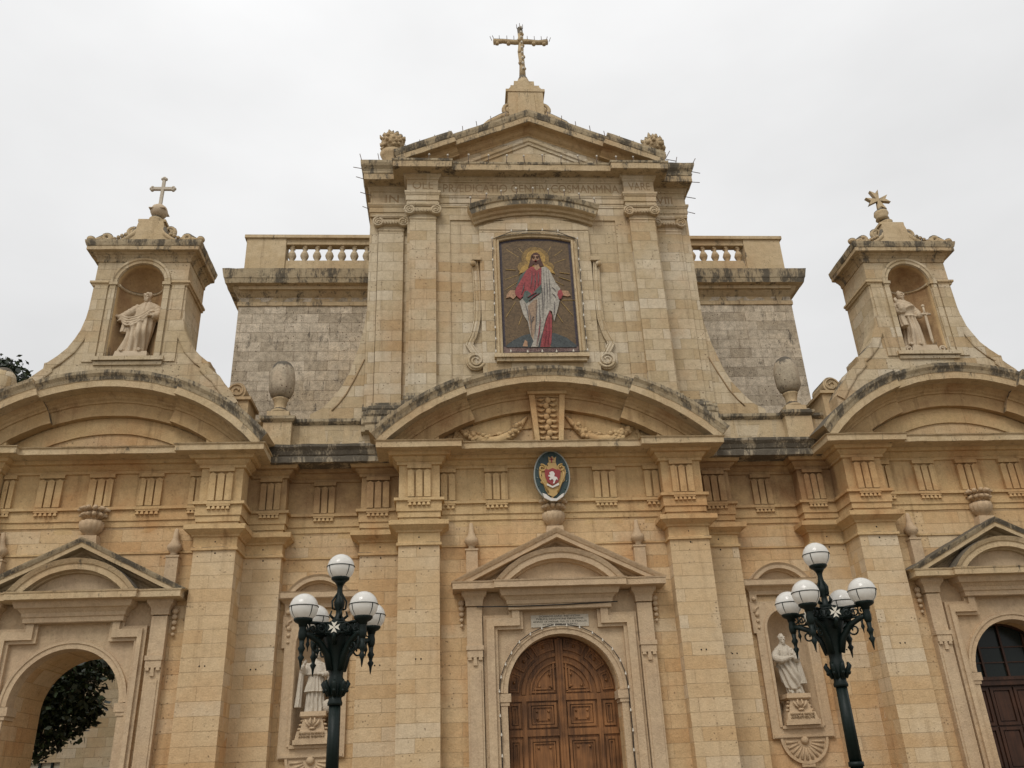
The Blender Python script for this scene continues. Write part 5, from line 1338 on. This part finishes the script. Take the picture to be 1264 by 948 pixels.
def rods(lab, pts, L_, lean, bulb=True):
    r = thing('light_rods', pts[0][:3], lab, 'light rods')
    random.seed(len(pts))
    t = None
    for p in pts:
        x, y, z, lx, ly = p
        if t is None:
            m = MB(); m.tube([(0, 0, -.05), (0, 0, L_)], .012, 5)
            if bulb: m.mi = 1; m.ball((0, 0, L_+.03), .036, 8, 6)
            t = m.build('rod', [RODM, BULB], r); o = t
        else: o = t.copy(); COL.objects.link(o)
        o.location = (x, y, z); o.rotation_euler = (ly+random.uniform(-.1, .1), lx+random.uniform(-.15, .15), 0)
        o.matrix_parent_inverse = world_of(r).inverted()
rods('thin light rods standing along the sloping top pediment', [(x, .2, rake(x)+.02, 0, 0) for x in [-3.8+.44*i for i in range(18)] if abs(x) > .5], .26, 0, False)
rods('light rods with bulbs on the ledge below the top pediment', [(x, .1, 18.7, 0, 0) for x in (-3.7, -3.1, -2.5, -1.9, -1.3, -.75, -.2, .35, .9, 1.45, 2.0, 2.6, 3.15, 3.7)], .2, 0, True)
rods('light rods with bulbs on the curved hood over the mosaic', [(x, .22, z+.02, 0, 0) for x, z in arcpts(0, 12.6, 4.95, -22, 22, 8)], .2, 0, True)
rods('light rods leaning out from the left corner of the upper cornice', [(-5.12, .6, 19.05, -.35, 0), (-4.6, .6, 19.08, -.1, 0), (-5.12, .8, 18.95, -1.35, 0), (-5.02, .75, 18.5, -1.3, 0), (-4.9, .98, 18.1, -1.3, 0), (-4.84, 1.05, 17.6, -1.2, 0)], .3, 0, False)
rods('light rods leaning out from the right corner of the upper cornice', [(5.12, .6, 19.05, .35, 0), (4.6, .6, 19.08, .2, 0), (5.12, .8, 18.95, 1.8, 0), (5.02, .75, 18.5, 1.8, 0), (4.9, .98, 18.1, 1.8, 0), (4.84, 1.05, 17.6, 1.85, 0), (4.2, .2, 19.0, .4, 0), (4.25, .3, 19.0, 1.8, 0)], .3, 0, False)
m = MB(); m.tube([(-1.95, CW-.24, 5.5), (-.9, CW-.28, 5.48), (.1, CW-.28, 5.49), (1.4, CW-.26, 5.53)], .014, 6)
tag(m.build('cable', CABLE), 'dark cable strung across the portal above the plaque', 'cable')

# ------------------------------------------------------------------ lamp posts
IRON = plain('green_black_iron', (.0035, .0095, .0075), .5, var=.3, scale=25, bump=.25, spec=.25)
def globe_mat():
    m, t, B = base_mat('opal_globe'); L = t.links.new
    tcn = N(t, 'ShaderNodeTexCoord'); sp = N(t, 'ShaderNodeSeparateXYZ'); L(tcn.outputs['Object'], sp.inputs[0])
    n = N(t, 'ShaderNodeTexNoise'); n.inputs['Scale'].default_value = 14; mpn = N(t, 'ShaderNodeMapping'); mpn.inputs['Scale'].default_value = (1, 1, .25); L(tcn.outputs['Object'], mpn.inputs[0]); L(mpn.outputs[0], n.inputs['Vector'])
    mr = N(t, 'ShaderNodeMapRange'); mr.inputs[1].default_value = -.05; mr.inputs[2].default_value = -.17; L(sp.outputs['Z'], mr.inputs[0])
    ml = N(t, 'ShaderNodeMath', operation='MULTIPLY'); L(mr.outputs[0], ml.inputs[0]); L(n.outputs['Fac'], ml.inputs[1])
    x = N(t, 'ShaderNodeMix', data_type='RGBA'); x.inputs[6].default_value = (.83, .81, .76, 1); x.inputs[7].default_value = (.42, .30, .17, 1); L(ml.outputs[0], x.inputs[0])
    L(x.outputs[2], B.inputs['Base Color']); B.inputs['Roughness'].default_value = .22; B.inputs['Coat Weight'].default_value = .4
    B.inputs['Subsurface Weight'].default_value = .85; B.inputs['Subsurface Radius'].default_value = (1, 1, .92); B.inputs['Subsurface Scale'].default_value = .25
    o_ = t.nodes['Material Output']; tr = N(t, 'ShaderNodeBsdfTranslucent'); tr.inputs[0].default_value = (.95, .93, .88, 1)
    ms = N(t, 'ShaderNodeMixShader'); ms.inputs[0].default_value = .42; L(B.outputs[0], ms.inputs[1]); L(tr.outputs[0], ms.inputs[2]); L(ms.outputs[0], o_.inputs[0])
    B.inputs['Subsurface Weight'].default_value = 0
    return m
OPAL = globe_mat()
CREAM = plain('cream_paint', (.68, .64, .54), .5)
GR = .188
def lamp_post(angle):
    r = bpy.data.objects.new('street_lamp', None); COL.objects.link(r)
    m = MB()
    m.lathe(0, 0, [(.3, 0), (.3, .1), (.24, .14), (.22, .5), (.18, .56), (.13, .62), (.1, .75), (.088, .9), (.082, 1.68)], 20)
    m.lathe(0, 0, [(.1, 1.68), (.1, 1.74)], 20)
    m.lathe(0, 0, [(.082, 1.74), (.075, 2.68)], 20, .03, 10)
    m.lathe(0, 0, [(.095, 2.68), (.1, 2.71), (.085, 2.75), (.085, 2.8)], 20)
    m.build('pole', IRON, r)
    m = MB()      # leafy collar and flared capital
    m.lathe(0, 0, [(.085, 2.78), (.1, 2.82), (.1, 3.0), (.085, 3.04), (.09, 3.1), (.11, 3.25), (.16, 3.42), (.2, 3.52), (.2, 3.72), (.1, 3.74)], 20, .05, 8)
    for i in range(8):
        a = 2*math.pi*i/8
        m.tube([(.09*math.cos(a), .09*math.sin(a), 2.8), (.13*math.cos(a), .13*math.sin(a), 2.88), (.17*math.cos(a), .17*math.sin(a), 2.95), (.15*math.cos(a), .15*math.sin(a), 2.99)], [.03, .035, .03, .015], 6)
        m.ball((.15*math.cos(a), .15*math.sin(a), 2.86), .025, 6, 5)
    m.build('capital', IRON, r)
    m = MB()      # central stem under the top globe
    m.lathe(0, 0, [(.07, 3.72), (.09, 3.78), (.045, 3.84), (.04, 3.9), (.07, 3.97), (.075, 4.02), (.045, 4.1), (.035, 4.2), (.045, 4.26), (.06, 4.27), (.08, 4.3), (.07, 4.31)], 16)
    for i in range(4):
        a = math.pi/2*i+.4; m.tube([(.03*math.cos(a), .03*math.sin(a), 4.14), (.1*math.cos(a), .1*math.sin(a), 4.03), (.09*math.cos(a), .09*math.sin(a), 3.93), (.05*math.cos(a), .05*math.sin(a), 3.92)], .014, 5)
        m.tube([(.05*math.cos(a), .05*math.sin(a), 3.78), (.12*math.cos(a), .12*math.sin(a), 3.84), (.1*math.cos(a), .1*math.sin(a), 3.9)], [.02, .02, .01], 5)
    m.build('stem', IRON, r)
    RA = .56
    gt = None
    def globe(x, y, z):
        nonlocal gt
        if gt is None:
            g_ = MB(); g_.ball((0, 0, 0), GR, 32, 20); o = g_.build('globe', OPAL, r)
            c = MB()
            cr = GR+.004
            c.tube([(cr*math.cos(2*math.pi*i/32), cr*math.sin(2*math.pi*i/32), .01) for i in range(33)], .0062, 5)
            for k in range(4):
                b = math.pi/2*k+.75
                c.tube([(cr*math.cos(b)*math.cos(-t), cr*math.sin(b)*math.cos(-t), .01-cr*math.sin(t)*.98) for t in [i*.14 for i in range(9)]], .0062, 5)
            c.build('wire_cage', IRON, o)
            u = MB(); u.lathe(0, 0, [(.05, -.25), (.06, -.21), (.1, -.19), (.125, -.165), (.125, -.14), (.11, -.13)], 18); u.build('cup', IRON, o)
            gt = o
        else:
            o = copy_tree(gt, r)
        o.location = (x, y, z)
    globe(0, 0, 4.5)
    for k in range(4):
        a = angle+math.pi/2*k; ca, sa = math.cos(a), math.sin(a)
        b = MB()
        def P(u, z, v=0): return (u*ca-v*sa, u*sa+v*ca, z)
        b.tube([P(.1, 3.12), P(.16, 3.32), (P(.3, 3.47)), P(.46, 3.54), P(RA, 3.56)], [.05, .05, .042, .036, .034], 8)
        b.tube([P(.12, 3.7), P(.3, 3.71), P(RA, 3.70)], .022, 6)
        b.tube([P(.16, 3.55), P(RA, 3.57)], .014, 6)
        for u in (.28, .4, .5):         # pierced scroll panel
            b.tube([(P(q[0], q[1])) for q in spiral(u, 3.635, .06, .012, 1.25, k, 16)], .011, 5)
        for u in (.22, .34, .45, .55): b.tube([P(u, 3.56), P(u, 3.7)], .009, 5)
        b.tube([P(q[0], q[1]) for q in spiral(.34, 3.4, .09, .02, 1.3, 1.8, 18)], .013, 5)
        b.lathe(RA*ca, RA*sa, [(.03, 3.45), (.05, 3.5), (.055, 3.56), (.045, 3.62), (.05, 3.64), (.04, 3.67)], 12)
        O = b.build('bracket', IRON, r)
        d = MB(); d.lathe(RA*ca, RA*sa, [(.035, 3.46), (.03, 3.4), (.05, 3.36), (.03, 3.32), (.022, 3.28), (.045, 3.25), (.02, 3.2), (.012, 3.14), (.004, 3.1)], 10); d.lathe(.47*ca, .47*sa, [(.02, 3.52), (.015, 3.46), (.028, 3.42), (.01, 3.38), (.004, 3.33)], 8)
        d.build('pendant', IRON, O)
        globe(RA*ca, RA*sa, 3.885)
        # rail between neighbouring arms with a white eight-pointed cross on a boss
        a2 = a+math.pi/4; c2, s2 = math.cos(a2), math.sin(a2)
        b = MB()
        def Q(u, z, v): return (u*c2-v*s2, u*s2+v*c2, z)
        a3 = a+math.pi/2
        for z in (3.57, 3.7): b.tube([P(.36, z), Q(.3, z, 0), (.36*math.cos(a3), .36*math.sin(a3), z)], .012, 5)
        b.tube([Q(.2, 3.44, 0), Q(.27, 3.5, 0), Q(.3, 3.57, 0)], .03, 6); b.tube([Q(.19, 3.635, 0), Q(.295, 3.635, 0)], .1, 12)
        for v in (-.16, .16): b.tube([Q(.3+.06*math.cos(t)*0, 3.635+.05*math.sin(t), v+.05*math.cos(t)) for t in [i*.5 for i in range(14)]], .01, 5)
        b.build('scroll_rail', IRON, r)
        c = MB()
        for q in range(4):
            t = math.pi/2*q+math.pi/4*0; ct, s_t = math.cos(t), math.sin(t)
            v4 = []
            for uu, vv in ((.006, -.006), (.075, -.04), (.055, 0), (.075, .04), (.006, .006)):
                pu, pv = uu*ct-vv*s_t, uu*s_t+vv*ct
                v4.append((pu, pv))
            f0 = [c.bm.verts.new(Q(.301, 3.635+p[1], p[0])) for p in v4]; f1 = [c.bm.verts.new(Q(.312, 3.635+p[1], p[0])) for p in v4]
            c.face(f0[::-1]); c.face(f1)
            for i in range(5): c.face([f0[i], f0[(i+1) % 5], f1[(i+1) % 5], f1[i]])
        c.build('cross_emblem', CREAM, r)
    return r
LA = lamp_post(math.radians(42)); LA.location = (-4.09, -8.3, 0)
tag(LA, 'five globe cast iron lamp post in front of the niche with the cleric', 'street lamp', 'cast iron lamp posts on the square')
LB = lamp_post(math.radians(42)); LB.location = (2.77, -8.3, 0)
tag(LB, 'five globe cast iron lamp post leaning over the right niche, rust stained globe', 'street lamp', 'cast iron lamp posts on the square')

# ------------------------------------------------------------------ behind the left arch and treetop
m = MB(); m.plate([[(-30, 0), (-9.7, 0), (-9.7, 8.5), (-30, 8.5)], [(-17.9, 1.2), (-16.5, 1.2), (-16.5, 3.1), (-17.9, 3.1)]], 14, 14.5)
hs = thing('courtyard_house', (-18, 14, 0), 'pale stone house wall seen through the open left archway', 'house')
m.build('wall', S_UP, hs)
m = MB()
m.box(-17.9, -16.5, 14.1, 14.2, 1.2, 3.1); m.build('window', plain('shutter', (.45, .4, .3), .7), hs)
m = MB(); m.box(-17.25, -17.17, 14.02, 14.1, 1.2, 3.1); m.box(-16.82, -16.76, 14.02, 14.1, 1.2, 3.1); m.build('window_bar', IRON, hs)
def leaf_mat(name, c0, c1):
    m, t, B = base_mat(name); L = t.links.new
    oi = N(t, 'ShaderNodeNewGeometry'); mr = N(t, 'ShaderNodeMix', data_type='RGBA'); mr.inputs[6].default_value = (*c0, 1); mr.inputs[7].default_value = (*c1, 1)
    L(oi.outputs['Random Per Island'], mr.inputs[0]); L(mr.outputs[2], B.inputs['Base Color']); B.inputs['Roughness'].default_value = .5
    return m
LEAF = leaf_mat('dark_leaf', (.006, .010, .005), (.035, .055, .016)); BARK = plain('bark', (.06, .045, .03), .9, var=.4, bump=.6)
def c_r(clumps, c): return next(k[3] for k in clumps if (Vector(k[:3])-c).length < 1e-4)*1.05
def tree(loc, lab, clumps, leaf, count, trunk, seed):
    random.seed(seed)
    r = thing('tree', loc, lab, 'tree')
    m = MB(); m.tube(trunk, [.32-.2*i/(len(trunk)-1) for i in range(len(trunk))], 10)
    top = Vector(trunk[-1]); mid_ = Vector(trunk[len(trunk)//2])
    for c in clumps:
        c = Vector(c[:3]); b0 = mid_.lerp(top, random.random())
        m.tube([b0, b0.lerp(c, .5)+Vector((0, 0, .3)), c], [.1, .06, .03], 6)
        for q in range(5):
            t_ = c+Vector((random.gauss(0, 1), random.gauss(0, 1), random.gauss(0, .8))).normalized()*c_r(clumps, c)
            m.tube([c, c.lerp(t_, .5)+Vector((0, 0, .08)), t_], [.025, .015, .006], 4)
    m.rough(.03, 3).build('trunk', BARK, r)
    k = MB()
    for cx, cy, cz, rad in clumps:
        for i in range(int(count*rad*rad)):
            d = Vector((random.gauss(0, 1), random.gauss(0, 1), random.gauss(0, .8)))
            d = d.normalized()*rad*random.random()**.45*(1+.28*max(0, noise.noise(Vector((cx+d.x*1.3, cy+d.y, cz+d.z*1.3)))))
            p = Vector((cx, cy, cz))+d
            ax = Vector((random.gauss(0, 1), random.gauss(0, 1), random.gauss(-.5, .7))).normalized(); sd_ = ax.cross(Vector((random.gauss(0, 1), random.gauss(0, 1), random.gauss(0, 1)))).normalized()
            l = leaf*random.choice((.55, .8, 1, 1.25, 1.5))*random.uniform(.8, 1.2); w_ = l*random.uniform(.2, .36)
            v = [k.bm.verts.new(q) for q in (p, p+ax*l*.5+sd_*w_, p+ax*l, p+ax*l*.5-sd_*w_)]
            k.face(v)
    k.build('crown', LEAF, r, fix=False)
random.seed(11)
cl = [(-14.9, 6.5, 4.6, 1.1), (-14.0, 6.2, 4.9, .9), (-13.2, 6.5, 4.75, .6), (-14.2, 6.8, 4.0, .9), (-13.4, 6.5, 4.15, .7), (-12.75, 6.5, 4.2, .32), (-14.9, 6.5, 3.5, .8), (-14.1, 6.5, 3.35, .55), (-14.6, 6.4, 2.95, .45), (-13.4, 6.6, 3.65, .42), (-16, 7, 4.5, 1.6), (-15.5, 7.5, 6, 1.8), (-14, 7.5, 6.2, 1.4), (-12.9, 6.8, 5.4, .6), (-12.9, 6.5, 3.85, .22), (-15.2, 6.4, 2.9, .5)]
tree((-15.4, 7, 0), 'dark leafy courtyard tree filling the open left archway', cl, .165, 1250, [(-15.4, 7, 0), (-15.3, 7, 1.5), (-15.5, 7, 3), (-15.2, 7, 5), (-15, 7.2, 6.5)], 4)
cl = [(-18.85, 9, 15.8, 1.0), (-18.4, 9, 14.9, .95), (-19.4, 9, 14.4, 1.5), (-20.1, 9.2, 15.9, 1.3), (-18.4, 8.9, 15.3, .5), (-18.8, 9, 13.0, 1.6), (-20.4, 9, 13.4, 2.2), (-18.9, 9, 16.3, .45)]
tree((-19.4, 9, 0), 'tall dark tree whose top shows above the left wing roof', cl, .17, 1700, [(-19.4, 9, 0), (-19.3, 9, 4), (-19.5, 9, 9), (-19.2, 9, 13), (-19, 9, 15.5)], 9)
